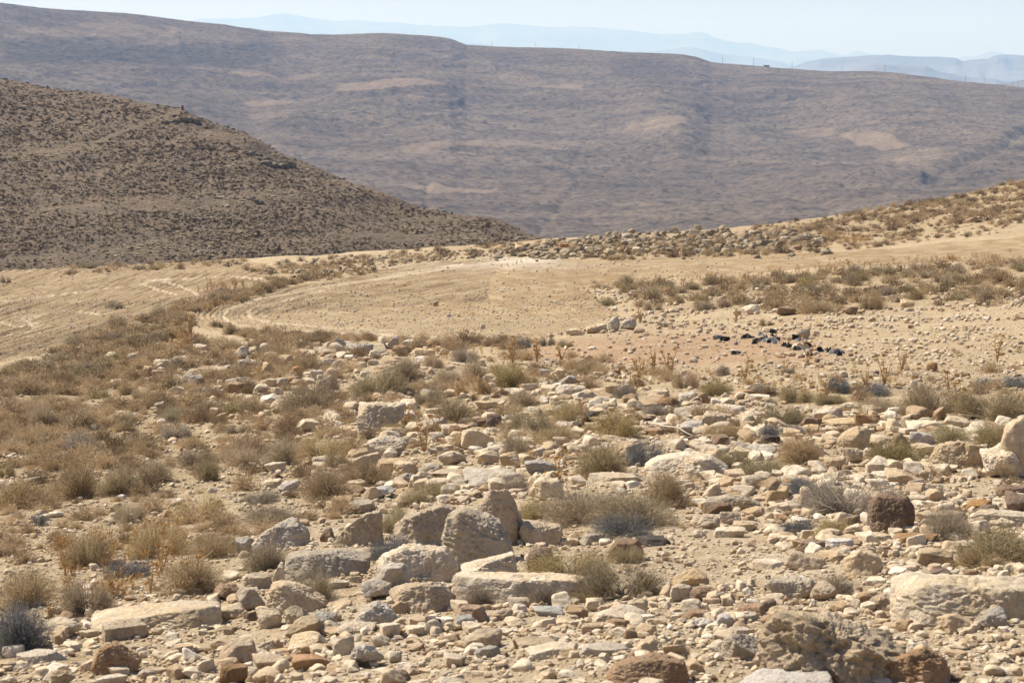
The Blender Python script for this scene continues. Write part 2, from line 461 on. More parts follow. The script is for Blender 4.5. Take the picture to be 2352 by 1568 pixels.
def dry_hill_material():
    m = Mat('scrubby_slope'); c = m.coord()
    n = m.noise(c, 0.09, 6, 0.6); n2 = m.noise(c, 0.9, 6, 0.65)
    col = m.ramp(n2, (0.3, (0.145, 0.102, 0.064)), (0.5, (0.228, 0.166, 0.108)), (0.7, (0.335, 0.25, 0.165)))
    dots = m.ramp(m.voro(c, 1.1), (0.22, 1.0), (0.38, 0.0))
    col = m.mix(m.math('MULTIPLY', dots, 0.75), col, (0.15, 0.11, 0.065))
    col = m.mix(m.ramp(n, (0.45, 0.0), (0.62, 0.55)), col, (0.17, 0.135, 0.095))
    col = m.mix(m.math('MULTIPLY', m.attr('path'), 0.15), col, (0.38, 0.28, 0.175))
    b = m.bump(m.noise(c, 0.8, 8, 0.75), 1.0, 1.0)
    return m.bsdf(col, 0.95, b, 0.1)
M_HILL = dry_hill_material()
HILL = hill_sheet('hill', SIL_LEFT, lambda c: np.interp(c, [-900, 0, 400, 800, 1250, 1400], [480, 440, 400, 340, 262, 250]),
                  lambda c: np.interp(c, [0, 1250], [196, 205]), lambda c: np.interp(c, [-900, 0, 600, 1250, 1400], [720, 690, 640, 600, 660]),
                  -28, 3.2, 0.06, 300, 1.25, rel_left, M_HILL, attrs=at_left)

SIL_FAR = [(-1500, -120), (-500, -45), (0, 5), (60, 12), (130, 20), (240, 28), (300, 31), (400, 44), (480, 53), (560, 62), (650, 74), (725, 81), (790, 80), (850, 78), (900, 78), (970, 82), (1010, 86), (1035, 90), (1073, 104), (1130, 107), (1290, 112), (1420, 119), (1500, 122), (1560, 124), (1592, 130), (1630, 143), (1662, 147), (1700, 149), (1732, 152), (1800, 158), (1880, 164), (1990, 163), (2060, 169), (2130, 178), (2200, 187), (2290, 196), (2352, 204), (2600, 235), (3200, 300), (4000, 380)]
SPURS = [([(640, 300), (900, 230), (1130, 178), (1300, 190), (1400, 220), (1500, 250), (1560, 300)], 9, 46),
         ([(1500, 230), (1700, 220), (1850, 205), (2000, 215), (2150, 280), (2300, 300)], 5, 60),
         ([(1690, 190), (1750, 260), (1900, 330), (2100, 380), (2250, 420)], -4.0, 36),
         ([(2352, 300), (2290, 340), (2210, 375), (2130, 400)], -6, 12),
         ([(1240, 530), (1290, 470), (1330, 420), (1310, 370), (1350, 320)], -1.3, 8),
         ([(990, 500), (975, 460), (985, 420), (960, 380)], -1.3, 8),
         ([(1900, 480), (1780, 430), (1620, 380), (1500, 360)], -3, 12),
         ([(0, 190), (200, 165), (420, 150), (600, 170)], 7, 40)]
def rel_far(x, y, t, row, c):
    px = np.broadcast_to(c[None, :], row.shape)
    z = 7.5 * fbm2(x / 420 + 3.1, y / 420, 4, 0.5) + 3.2 * fbm2(x / 110, y / 120, 4, 0.55) + 1.6 * fbm2(x / 20, y / 24, 3, 0.6)
    for pts, h, w in SPURS:
        z = z + h * np.exp(-(line_dist(px, row * 1.0, pts) / w) ** 2)
    s = row + 9 * fbm2(x / 260, y / 260, 2)
    ter = np.tanh(2.5 * np.sin(s * 2 * pi / 24)) + 0.6 * np.tanh(3 * np.sin(s * 2 * pi / 11 + 2 * noise2(x / 150, y / 150)))
    z = z + 2.0 * ter * np.clip(0.05 + 1.8 * noise2(x / 240 + 9, y / 240), 0, 1)
    return z * (0.35 + 0.65 * smooth(t, 0.0, 0.3))
PATCH = [([(770, 200), (900, 192), (1030, 210), (900, 222), (760, 222)], 0.7), ([(1050, 190), (1180, 172), (1300, 190), (1420, 240), (1330, 225), (1180, 200)], 0.45), ([(880, 425), (1000, 420), (1160, 434), (1120, 440), (960, 438)], 1.0),
         ([(900, 345), (1010, 332), (1180, 322), (1320, 332), (1180, 340), (1040, 352), (940, 358)], 0.6), ([(1430, 285), (1500, 275), (1570, 280), (1600, 300), (1520, 304), (1450, 300)], 0.6),
         ([(1770, 294), (1860, 290), (2000, 300), (1940, 304), (1800, 300)], 0.6), ([(1930, 308), (2030, 306), (2100, 332), (2040, 334), (1960, 325)], 0.75), ([(520, 165), (640, 170), (760, 165), (700, 185), (560, 180)], 0.55), ([(540, 235), (650, 228), (680, 240), (600, 248)], 0.7),
         ([(560, 268), (640, 262), (700, 282), (600, 286)], 0.5), ([(2020, 560 - 200), (2140, 345), (2200, 330), (2160, 372), (2080, 378)], 0.5), ([(0, 60), (250, 50), (420, 62), (400, 90), (160, 85), (0, 90)], 0.5), ([(300, 96), (420, 88), (520, 92), (420, 100)], 0.5), ([(930, 232), (1000, 238), (990, 248), (925, 242)], 0.7)]
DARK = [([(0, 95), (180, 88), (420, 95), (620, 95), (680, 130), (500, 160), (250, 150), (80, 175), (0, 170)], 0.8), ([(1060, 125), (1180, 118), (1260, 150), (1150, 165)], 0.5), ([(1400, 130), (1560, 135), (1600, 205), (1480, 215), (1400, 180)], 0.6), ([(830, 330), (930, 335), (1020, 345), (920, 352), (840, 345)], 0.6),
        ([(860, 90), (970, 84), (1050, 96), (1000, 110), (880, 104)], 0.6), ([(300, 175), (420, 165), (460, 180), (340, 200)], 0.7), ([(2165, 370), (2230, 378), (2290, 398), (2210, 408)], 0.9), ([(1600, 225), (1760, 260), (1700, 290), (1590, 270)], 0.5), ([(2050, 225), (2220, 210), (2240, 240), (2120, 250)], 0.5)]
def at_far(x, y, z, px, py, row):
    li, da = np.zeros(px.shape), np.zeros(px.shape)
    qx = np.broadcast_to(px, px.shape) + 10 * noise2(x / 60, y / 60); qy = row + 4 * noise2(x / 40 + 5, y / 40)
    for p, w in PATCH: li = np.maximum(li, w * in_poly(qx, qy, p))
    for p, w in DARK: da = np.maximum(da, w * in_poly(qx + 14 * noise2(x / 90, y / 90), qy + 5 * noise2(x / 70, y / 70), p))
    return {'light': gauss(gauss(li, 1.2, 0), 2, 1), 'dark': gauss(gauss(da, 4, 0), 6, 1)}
def far_material():
    m = Mat('far_slope'); c = m.coord()
    n = m.noise(m.coord('Object', (0.40, 1, 1)), 0.009, 9, 0.62); n2 = m.noise(c, 0.13, 7, 0.78); n3 = m.noise(m.coord('Object', (0.4, 1, 1)), 0.03, 8, 0.66, 0.4)
    col = m.ramp(n, (0.34, (0.215, 0.162, 0.112)), (0.5, (0.28, 0.21, 0.142)), (0.66, (0.35, 0.268, 0.182)))
    col = m.mix(m.ramp(n3, (0.40, 0.55), (0.49, 0.0)), col, (0.13, 0.10, 0.073))
    col = m.mix(m.ramp(n3, (0.56, 0.0), (0.64, 0.6)), col, (0.35, 0.25, 0.165))
    col = m.mix(m.ramp(n2, (0.40, 0.6), (0.5, 0.0)), col, (0.06, 0.047, 0.036))
    col = m.mix(m.ramp(n2, (0.6, 0.0), (0.7, 0.5)), col, (0.42, 0.32, 0.22))
    sp = m.voro(c, 0.10)
    col = m.mix(m.ramp(sp, (0.18, 0.5), (0.32, 0.0)), col, (0.065, 0.05, 0.036))
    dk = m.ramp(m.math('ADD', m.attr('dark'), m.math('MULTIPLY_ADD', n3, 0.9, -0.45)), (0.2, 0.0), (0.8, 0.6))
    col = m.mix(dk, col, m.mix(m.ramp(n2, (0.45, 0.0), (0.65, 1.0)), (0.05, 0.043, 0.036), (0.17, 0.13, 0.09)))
    lt = m.ramp(m.math('ADD', m.attr('light'), m.math('MULTIPLY_ADD', n3, 0.8, -0.4)), (0.3, 0.0), (0.7, 0.8))
    col = m.mix(lt, col, m.mix(n, (0.40, 0.275, 0.175), (0.46, 0.35, 0.23)))
    b = m.bump(n2, 1.0, 7.0)
    b = m.bump(m.noise(c, 0.03, 8, 0.68), 0.8, 14.0, b)
    return m.bsdf(col, 0.97, b, 0.05)
M_FAR = far_material()
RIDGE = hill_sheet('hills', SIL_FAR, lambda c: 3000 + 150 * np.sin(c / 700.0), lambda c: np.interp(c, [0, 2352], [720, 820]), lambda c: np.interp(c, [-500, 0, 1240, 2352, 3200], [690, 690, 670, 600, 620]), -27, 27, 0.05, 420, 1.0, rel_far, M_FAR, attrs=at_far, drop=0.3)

def mountain_material(name, a, b):
    m = Mat(name); c = m.coord('Object', (0.3, 1, 2.5))
    n = m.noise(c, 0.0016, 7, 0.6)
    return m.bsdf(m.ramp(n, (0.35, a), (0.65, b)), 0.97, m.bump(n, 0.6, 150.0), 0.0)
M_MT = mountain_material('desert_mountain', (0.13, 0.12, 0.12), (0.22, 0.205, 0.195))
MTS = [([(-600, 0), (300, 60), (470, 45), (530, 42), (600, 40), (660, 33), (720, 40), (760, 45), (800, 48), (850, 48), (900, 50), (960, 57), (1030, 60), (1110, 60), (1165, 53), (1215, 56), (1290, 60), (1360, 64), (1420, 67), (1500, 77), (1550, 82), (1600, 90), (1640, 97), (1680, 104), (1740, 110), (1810, 124), (1880, 118), (1930, 128), (1960, 123), (1975, 127), (2100, 134), (2400, 140), (3200, 150)], 30000, 150),
       ([(-600, 160), (1000, 108), (1040, 94), (1100, 101), (1200, 120), (1480, 118), (1550, 114), (1595, 115), (1660, 129), (1700, 134), (1735, 136), (1790, 147), (1835, 160), (2000, 175), (3200, 190)], 21000, 260),
       ([(-600, 260), (1600, 230), (1780, 175), (1823, 152), (1840, 144), (1877, 136), (1938, 131), (2041, 125), (2122, 127), (2184, 131), (2199, 138), (2228, 138), (2255, 139), (2272, 131), (2293, 128), (2352, 130), (2500, 122), (3200, 150)], 13000, 280),
       ([(-600, 300), (1700, 260), (1900, 180), (1966, 152), (1993, 145), (2054, 147), (2115, 148), (2146, 163), (2175, 167), (2218, 178), (2350, 200), (3200, 240)], 9800, 300),
       ([(-600, 330), (2100, 300), (2230, 215), (2293, 196), (2352, 182), (2500, 150), (3200, 130)], 5600, 330)]
for k, (sil, dist, rowb) in enumerate(MTS):
    hill_sheet('mountains', sil, dist, dist * 0.82, rowb, -24, 24, 0.05, 40, 0.8,
               lambda x, y, t, row, c, d=dist: 0.0035 * d * fbm2(x / (0.035 * d), y / (0.06 * d), 4) * (0.5 + t), M_MT, back=0.6, drop=0.25)
# ================================================================== rocks
TINT = {'tan': (0.52, 0.41, 0.27), 'pale': (0.62, 0.52, 0.375), 'grey': (0.46, 0.40, 0.31), 'brown': (0.25, 0.17, 0.105), 'rusty': (0.37, 0.235, 0.125),
        'dark': (0.10, 0.08, 0.065), 'white': (0.58, 0.53, 0.46), 'blue-grey': (0.42, 0.39, 0.33)}
def rock_material(name, tint):
    m = Mat('limestone_' + name.replace('-', '_'))
    rnd = m.n('ShaderNodeObjectInfo').outputs['Random']
    off = m.n('ShaderNodeVectorMath', operation='ADD', i_0=m.coord(), i_1=m.n('ShaderNodeVectorMath', operation='SCALE', i_0=(3.1, 7.7, 5.3), i_Scale=m.math('MULTIPLY', rnd, 20.0)).outputs[0]).outputs[0]
    t = np.array(tint)
    n1, n2, n3 = m.noise(off, 2.6, 5, 0.6), m.noise(off, 11, 7, 0.65, 0.6), m.noise(off, 55, 5, 0.7)
    warm = tuple(np.clip(t * (1.03, 0.93, 0.80), 0, 1)); cool = tuple(np.clip(t * (1.0, 0.99, 0.98), 0, 1)); darkc = tuple(t * 0.55)
    col = m.mix(m.ramp(n1, (0.38, 0.0), (0.62, 1.0)), cool, warm)
    col = m.mix(m.ramp(n2, (0.52, 0.0), (0.64, 0.65)), col, tuple(np.clip(t * 1.28 + 0.03, 0, 0.8)))
    col = m.mix(m.ramp(n2, (0.34, 0.75), (0.45, 0.0)), col, darkc)
    col = m.mix(m.ramp(n3, (0.34, 0.6), (0.46, 0.0)), col, darkc)
    lich = m.ramp(m.noise(off, 6.0, 8, 0.75, 1.2), (0.57, 0.0), (0.63, 0.7))
    col = m.mix(lich, col, tuple(0.45 * t + 0.55 * np.array((0.27, 0.25, 0.21)) * (0.5 if name in ('dark', 'brown') else 1)))
    hs = m.n('ShaderNodeHueSaturation', i_Color=col, i_Value=m.math('MULTIPLY_ADD', m.math('FRACT', m.math('MULTIPLY', rnd, 7.31)), 0.3, 0.84), i_Saturation=m.math('MULTIPLY_ADD', m.math('FRACT', m.math('MULTIPLY', rnd, 3.77)), 0.3, 0.85))
    b = m.bump(n2, 0.7, 0.035); b = m.bump(n3, 0.8, 0.016, b); b = m.bump(m.noise(off, 160, 3, 0.6), 0.6, 0.006, b)
    return m.bsdf(hs.outputs[0], 0.9, b, 0.15)
ROCKM = {k: rock_material(k, v) for k, v in TINT.items()}

def rock_shape(rng, style, sub, w, d, h, poly=None):
    D, F = ico(sub)
    N, H = [], []
    def add(n, hh):
        n = np.asarray(n, float); N.append(n / np.linalg.norm(n)); H.append(hh)
    p = 16
    if poly is not None:
        P = np.array(poly, float); P = (P - 0.5) * 2; P[:, 1] *= -1       # image box 0..1, top down -> x, z in -1..1
        c = P.mean(0); k = len(P)
        area = sum(P[i, 0] * P[(i + 1) % k, 1] - P[(i + 1) % k, 0] * P[i, 1] for i in range(k))
        for i in range(k):
            a, b = P[i], P[(i + 1) % k]; e = b - a
            n = np.array([e[1], -e[0]]) * (1 if area > 0 else -1); L = np.linalg.norm(n)
            if L < 1e-6: continue
            n /= L
            add((n[0], rng.normal(0, 0.10), n[1]), float(np.dot(a - c, n)))
        add((rng.normal(0, 0.2), -1, 0.35), 0.8); add((rng.normal(0, 0.25), 1, 0.3), 0.85)
        add((0.7, -0.8, 0.2), 0.95); add((-0.7, -0.8, 0.25), 0.95)
        p = 44
    elif style in 'bw':
        for ax in range(3):
            for s in (-1, 1):
                n = rng.normal(0, 0.17, 3); n[ax] = s; add(n, rng.uniform(0.82, 1.0))
        for _ in range(9): add(rng.normal(size=3), rng.uniform(0.98, 1.22))
        if style == 'w': add((rng.choice([-1, 1]) * rng.uniform(0.5, 0.9), rng.normal(0, 0.3), 0.8), 0.55)
        p = 44
    elif style == 'f':
        add((rng.normal(0, 0.07), -abs(rng.normal(0, 0.08)), 1), 0.7); add((0, 0, -1), 0.9)
        for k in range(7):
            a = 2 * pi * (k + rng.uniform(0, 0.8)) / 7; add((cos(a), sin(a), rng.uniform(-0.1, 0.55)), rng.uniform(0.8, 1.05))
        p = 34
    elif style == 'r':
        for _ in range(9): add(rng.normal(size=3), rng.uniform(0.85, 1.1))
        for ax in range(3):
            for s in (-1, 1):
                n = np.zeros(3); n[ax] = s; add(n + rng.normal(0, 0.2, 3), 1.0)
        p = 12
    else:
        for _ in range(10): add(rng.normal(size=3), rng.uniform(0.72, 1.0))
        for ax in range(3):
            for s in (-1, 1):
                n = np.zeros(3); n[ax] = s; add(n + rng.normal(0, 0.35, 3), rng.uniform(0.85, 1.05))
        for _ in range(6): add(rng.normal(size=3), rng.uniform(0.85, 1.0))
        p = 40
    N, H = np.array(N), np.array(H)
    q = np.maximum(D @ N.T, 0) / H
    rad = (q ** p).sum(1) ** (-1.0 / p)
    V = D * rad[:, None]
    lo, hi = V.min(0), V.max(0)
    V = ((V - lo) / (hi - lo) - 0.5) * np.array([w, d, h])
    s = min(w, d, h * 1.3); o = rng.uniform(0, 90, 3)
    dirn = V / (np.linalg.norm(V, axis=1)[:, None] + 1e-9)
    amp = {'p': 0.11, 'h': 0.07, 'r': 0.06}.get(style, 0.04)
    dis = amp * fbm3(V / s * 1.7 + o, 3) + 0.028 * fbm3(V / s * 6.5 + o, 2)
    dis -= 0.03 * np.maximum(0, 1 - np.abs(noise3(V / s * (1.6, 1.6, 3.2) - o)) * 10)          # cracks
    if sub >= 6: dis += 0.024 * fbm3(V / s * 18 + o, 3, 0.65)
    if sub >= 7: dis += 0.015 * np.abs(fbm3(V / s * 26 + o, 3, 0.6))
    if style in 'ph':
        nc = 200 if style == 'h' else 26
        C = V[rng.integers(0, len(V), nc)]; R = s * (rng.uniform(0.028, 0.085, nc) if style == 'h' else rng.uniform(0.06, 0.13, nc))
        pit = np.zeros(len(V))
        for c_, r_c in zip(C, R):
            d2 = ((V - c_) ** 2).sum(1) / r_c ** 2
            pit = np.maximum(pit, (r_c / s) * 1.15 * np.exp(-d2 ** 1.6))
        dis -= pit
        if style == 'h': dis += 0.05 * fbm3(V / s * 7 + o, 3, 0.6)
    V = V + dirn * (dis * s)[:, None]
    V[:, 2] += 0.5 * h
    return V, F

LANDMARKS = []                                                            # (name, x, y) in the frame, for the labels
ROCKS = []                                                                # dicts, labelled once all are known
def add_rock(x0, y0, x1, y1, style, tint, name=None, poly=None, sub=None, dep=None, sheet=None, belt=None):
    xc, wpx, hpx = (x0 + x1) / 2, x1 - x0, y1 - y0
    gx, gy, gr = GROUND.hit(xc, y1 - 0.02 * hpx)
    gx, gy, gr = float(gx[0]), float(gy[0]), float(gr[0])
    if gr != gr or gr > 320: return None
    dz = math.hypot(gr, float(GROUND.zxy(np.array(gx), np.array(gy))))
    w = wpx * dz / FPX * 1.05; H = hpx * dz / FPX * 1.03
    sd = -float(ray(xc, y1)[1]); sd = max(0.02, sd)
    d = min((dep or 0.75) * w, 0.75 * H / sd, 1.0 * w)
    h = max((H - 0.62 * d * sd), 0.16 * w, 0.35 * H)
    rng = np.random.default_rng(int(x0 * 31 + y0 * 17 + x1 * 7))
    if sub is None: sub = 6 if wpx > 85 else (5 if wpx > 26 else 4)
    bury = 0.14 if style != 'f' else 0.2
    V, F = rock_shape(rng, style, sub, w, d, h / (1 - bury), poly)
    ux, uy = gx / gr, gy / gr
    cx, cy = gx + ux * d * 0.42, gy + uy * d * 0.42
    cz = min(float(GROUND.zxy(np.array(cx), np.array(cy))), float(GROUND.zxy(np.array(gx), np.array(gy)))) - bury * h
    a = math.atan2(cx, cy)
    ca, sa = cos(a), sin(a)
    V = np.stack([V[:, 0] * ca + V[:, 1] * sa, -V[:, 0] * sa + V[:, 1] * ca, V[:, 2]], 1)
    nm = 'boulder' if wpx > 95 and style != 'f' else ('flat_stone' if style == 'f' and wpx > 60 else 'rock')
    o = link(nm, make_mesh(nm, V, F, True), ROCKM[tint], loc=(cx, cy, cz))
    ROCKS.append(dict(o=o, x=xc, y=y1 - hpx * 0.4, w=wpx, style=style, tint=tint, name=name, kind=nm.replace('_', ' '), belt=belt))
    if name: LANDMARKS.append((name.split('|')[0], xc, y1 - hpx * 0.4, o))
    return o

HERO = [
 # x0, y0, x1, y1, style, tint, short name | label, outline in its own box (0..1, top down)
 (1018,1156,1185,1303,'a','grey','tall upright boulder|tall upright grey boulder with a peaked top, biggest of the middle cluster',[(.03,.55),(.06,.18),(.28,.0),(.5,.1),(.8,.35),(.95,.7),(1,.97),(.85,1),(.2,.98),(0,.75)]),
 (1100,1122,1199,1252,'b','tan','leaning back boulder|standing tan boulder with an orange face, close behind the tall peaked boulder',[(.0,.3),(.25,.02),(.7,.0),(.88,.2),(1,.6),(1,1),(.2,1)]),
 (1048,1262,1185,1334,'w','pale','pale wedge rock|pale wedge-shaped rock rising to the right, at the tall boulder\'s foot',[(0,.55),(.3,.4),(.55,.15),(.8,.0),(.93,.1),(1,.75),(.98,1),(.0,.9)]),
 (867,1245,1048,1337,'r','pale','broad rounded boulder|broad rounded pale boulder leaning against the left of the tall boulder',[(.0,.65),(.12,.25),(.4,.0),(.85,.05),(1,.5),(1,.95),(.75,1),(.2,.85)]),
 (907,1159,1042,1255,'r','tan','low domed boulder|low domed tan boulder left of the standing pair, dark grass at its foot',[(.0,.7),(.1,.35),(.5,.1),(.8,.0),(1,.1),(1,1),(.05,1)]),
 (1195,1195,1291,1253,'b','tan','squarish boulder|squarish tan boulder with a shaded left face, right of the standing pair',None),
 (867,1293,942,1358,'r','grey',None,None), (898,1330,1045,1409,'r','tan','pillow-shaped boulder|pillow-shaped tan boulder below the broad rounded pale boulder',[(0,.6),(.1,.2),(.35,.02),(.8,.05),(1,.4),(.98,.85),(.6,1),(.15,.85)]),
 (828,1327,898,1378,'a','grey',None,None), (807,1375,919,1436,'a','grey','rough grey boulder|rough grey pointed boulder left of the pillow-shaped boulder',[(0,.9),(.2,.35),(.5,.0),(.75,.15),(1,.85),(.9,1),(.1,1)]),
 (775,1423,864,1458,'r','pale',None,None), (806,1470,878,1535,'p','white','pitted white rock|pitted white rock with rusty spots near the bottom edge',None), (766,1457,813,1505,'b','pale',None,None),
 (1212,1255,1271,1313,'r','brown','smooth brown rock|smooth brown rounded rock with a grey top right of the wedge-shaped rock',None), (1397,1235,1477,1286,'b','brown','brown block|reddish brown block with a sunlit top right of the yellow-olive bush',None),
 (1459,1228,1544,1255,'f','dark','dark flat slab|dark brown flat slab right of the reddish brown block',None), (1066,1443,1151,1491,'r','tan',None,None), (1182,1457,1274,1494,'b','tan',None,None),
 (1206,1467,1329,1511,'w','pale','low pale slab|low pale sloping slab beside the flat grey flagstone',None), (1332,1467,1459,1505,'f','grey','flat grey flagstone|flat grey flagstone with a dark underside above the big rusty brown boulder',None),
 (1394,1494,1578,1578,'b','rusty','big rusty brown boulder|big rusty brown boulder with a dark shaded side cut by the bottom edge',[(.02,.75),(.12,.35),(.4,.1),(.68,.0),(.95,.25),(1,.7),(.95,1),(.02,1)]),
 (1042,1385,1127,1429,'f','rusty','flat reddish slab|flat reddish slab on the gravel below the pillow-shaped boulder',None), (973,1416,1028,1443,'f','dark',None,None), (1048,1412,1096,1443,'b','blue-grey',None,None),
 (1363,1388,1482,1429,'r','pale',None,None), (1424,1371,1486,1412,'w','tan',None,None), (1048,1340,1387,1384,'f','pale','long pale ledge|long pale ledge of bedrock nearly flush with the gravel',None), (1346,1371,1387,1404,'b','pale',None,None), (1168,1368,1216,1399,'r','tan',None,None),
 (656,1248,853,1330,'b','grey','flat-topped block|big flat-topped grey block with a shaded front, left of the boulder cluster',[(.0,.6),(.06,.12),(.25,.0),(.6,.03),(1,.35),(.98,.85),(.8,1),(.05,1)]),
 (765,1166,877,1255,'w','tan','slanting tan boulder|slanting tan boulder rising to the right beside dark twigs',[(0,.8),(.3,.35),(.7,.05),(.95,.0),(1,.4),(1,1),(.05,1)]), (792,1144,860,1180,'r','grey',None,None), (843,1115,908,1147,'r','blue-grey',None,None),
 (1216,1096,1291,1149,'r','pale',None,None), (1329,1224,1387,1252,'r','grey',None,None), (1288,1233,1329,1253,'r','pale',None,None), (1223,1245,1260,1262,'f','tan',None,None), (1199,1313,1254,1337,'a','tan',None,None),
 (1523,1474,1578,1518,'b','tan',None,None), (1007,1552,1072,1578,'r','pale',None,None), (939,1315,994,1337,'a','grey',None,None), (1547,1303,1625,1347,'r','tan',None,None), (1540,1340,1591,1381,'r','tan',None,None), (1584,1347,1633,1381,'a','brown',None,None),
 (895,1494,922,1522,'r','grey',None,None), (1223,1390,1291,1416,'b','blue-grey',None,None), (1134,1395,1178,1423,'a','tan',None,None), (1093,1477,1148,1510,'a','blue-grey',None,None),
 (581,1187,711,1265,'a','grey','big leaning boulder|big leaning pale grey boulder with a pitted right face, among brown bushes at left',[(0,.7),(.25,.3),(.55,.0),(.8,.05),(1,.5),(1,.95),(.5,1),(.05,1)]), (543,1231,595,1276,'a','grey',None,None),
 (220,1366,499,1453,'f','pale','big pale bedrock slab|big pale bedrock slab lying nearly flat on the left, stones on its edge',[(0,.75),(.15,.35),(.5,.12),(.85,.0),(1,.1),(1,.8),(.7,1),(.1,1)]), (239,1419,338,1470,'b','tan','shaded brown-fronted boulder|tan boulder with a shaded front at the lower left end of the bedrock slab',None),
 (489,1337,554,1378,'r','rusty',None,None), (543,1344,608,1402,'a','tan',None,None), (615,1327,749,1409,'r','tan','humped tan boulder|humped tan boulder below the flat-topped grey block',[(0,.6),(.12,.15),(.4,.0),(.6,.2),(.9,.35),(1,.7),(.85,1),(.2,.9)]),
 (499,1387,564,1422,'r','tan',None,None), (561,1399,595,1426,'b','brown',None,None), (591,1395,646,1443,'r','pale',None,None), (653,1388,711,1436,'a','tan',None,None), (656,1414,738,1470,'a','tan',None,None), (708,1399,776,1443,'a','blue-grey','broken flint rock|broken grey flint rock with a dark side left of the rough grey boulder',None),
 (663,1452,759,1498,'w','pale',None,None), (214,1470,318,1549,'r','rusty','orange-stained boulder|orange-stained rounded boulder by the bottom left corner',[(.02,.7),(.2,.15),(.5,.0),(.75,.25),(1,.5),(.95,.85),(.6,1),(.1,1)]), (506,1467,591,1528,'a','tan','tilted tan block|tilted tan block standing alone on gravel near the bottom edge',None), (588,1467,639,1505,'b','pale',None,None),
 (581,1501,656,1535,'b','tan',None,None), (506,1525,567,1575,'b','brown',None,None), (673,1498,755,1539,'r','rusty',None,None), (44,1487,154,1522,'f','pale',None,None), (106,1419,185,1460,'r','pale',None,None), (116,1535,171,1575,'a','tan',None,None), (222,1542,291,1578,'r','pale',None,None), (314,1535,355,1566,'a','tan',None,None),
 (0,1515,48,1539,'f','tan',None,None), (561,1313,649,1351,'f','tan',None,None), (625,1293,653,1351,'w','pale',None,None), (755,1330,800,1351,'a','pale',None,None), (458,1436,492,1455,'r','dark',None,None), (513,1436,540,1457,'r','tan',None,None), (376,1450,414,1467,'f','white','small white flint|small bright white flint lying on gravel below the bedrock slab',None), (349,1530,396,1546,'f','tan',None,None),
 (735,1211,769,1245,'a','brown',None,None), (55,1094,91,1113,'r','pale',None,None), (113,1173,147,1188,'r','pale',None,None), (267,1134,291,1147,'a','white',None,None),
 (2051,1309,2380,1439,'f','pale','huge smooth slab|huge smooth pale slab cut by the right edge, rounded left end',[(.0,.65),(.03,.3),(.2,.03),(.55,.0),(1,.06),(1,1),(.7,1),(.1,1)]), (2143,1350,2269,1415,'p','grey','rough grey lump|rough pitted grey rock in front of the huge smooth slab',None), (2153,1405,2232,1457,'a','tan','top-shaped rock|small top-shaped tan rock casting a dark shadow below the rough grey lump',[(0,.25),(.5,.0),(1,.45),(.8,.9),(.5,1),(.3,.8)]), (2249,1393,2310,1445,'a','grey',None,None),
 (1754,1391,2080,1578,'h','tan','honeycombed boulder|big honeycombed tan boulder full of weathered holes at the bottom right',[(.0,.85),(.02,.4),(.15,.0),(.32,.15),(.6,.3),(.9,.35),(1,.6),(1,1),(0,1)]), (2027,1483,2180,1578,'r','rusty','smooth tan hump|smooth tan-brown hump joined to the right of the honeycombed boulder',[(0,.5),(.2,.25),(.6,.0),(.9,.3),(1,1),(0,1)]),
 (1700,1530,1908,1590,'r','white','smooth white stone|smooth whitish rounded stone cut by the bottom edge below the honeycombed boulder',None), (1656,1452,1754,1515,'w','tan','low tan wedge|low tan wedge-shaped rock left of the honeycombed boulder',None),
 (1993,1140,2095,1227,'b','brown','dark brown cube|dark brown cube-shaped boulder with a sunlit left edge beside the big bush',[(.0,.95),(.06,.2),(.2,.03),(.85,.05),(1,.3),(.97,.95),(.5,1)]), (1940,1258,2024,1323,'r','tan','mushroom-shaped rock|mushroom-shaped tan rock with a shaded base on the gravel',[(0,.3),(.4,.0),(.8,.1),(1,.4),(.9,.9),(.5,1),(.05,.85)]), (1806,1261,1891,1309,'r','tan',None,None), (1823,1238,1904,1270,'f','brown','thin brown slab|thin brown slab tilted on edge left of the mushroom-shaped rock',None), (1881,1260,1952,1285,'f','tan',None,None),
 (1765,1319,1864,1377,'r','pale','two-toned boulder|rounded pale boulder with a dark lower front, left twin of a pair',None), (1862,1333,1921,1381,'a','tan',None,None), (1996,1364,2048,1401,'r','tan',None,None), (1625,1130,1748,1173,'r','grey','long hump-backed boulder|long hump-backed grey boulder with a mottled front left of the grey bush',[(0,.7),(.1,.25),(.4,.0),(.75,.12),(1,.5),(1,1),(.05,1)]), (1611,1152,1680,1180,'f','brown',None,None), (1587,1176,1652,1214,'a','tan',None,None), (1654,1173,1703,1205,'r','tan',None,None),
 (1640,1207,1710,1234,'b','pale',None,None), (1683,1195,1732,1222,'b','tan',None,None), (1705,1161,1754,1188,'a','tan',None,None), (1760,1147,1838,1178,'w','tan',None,None), (1758,1123,1802,1163,'b','tan',None,None), (1836,1118,1870,1164,'r','tan',None,None), (1754,1174,1785,1193,'r','pale',None,None), (1782,1181,1812,1203,'r','rusty',None,None),
 (2058,1222,2153,1253,'b','rusty',None,None), (1966,1222,2054,1244,'f','pale',None,None), (1898,1232,1962,1255,'f','white',None,None), (2112,1174,2225,1197,'f','tan',None,None), (2228,1154,2293,1186,'a','brown',None,None), (2221,1147,2276,1176,'r','rusty',None,None), (2288,1111,2360,1146,'r','brown','rounded brown boulder|rounded brown boulder at the right edge above a dark block',None), (2310,1132,2370,1186,'b','brown',None,None),
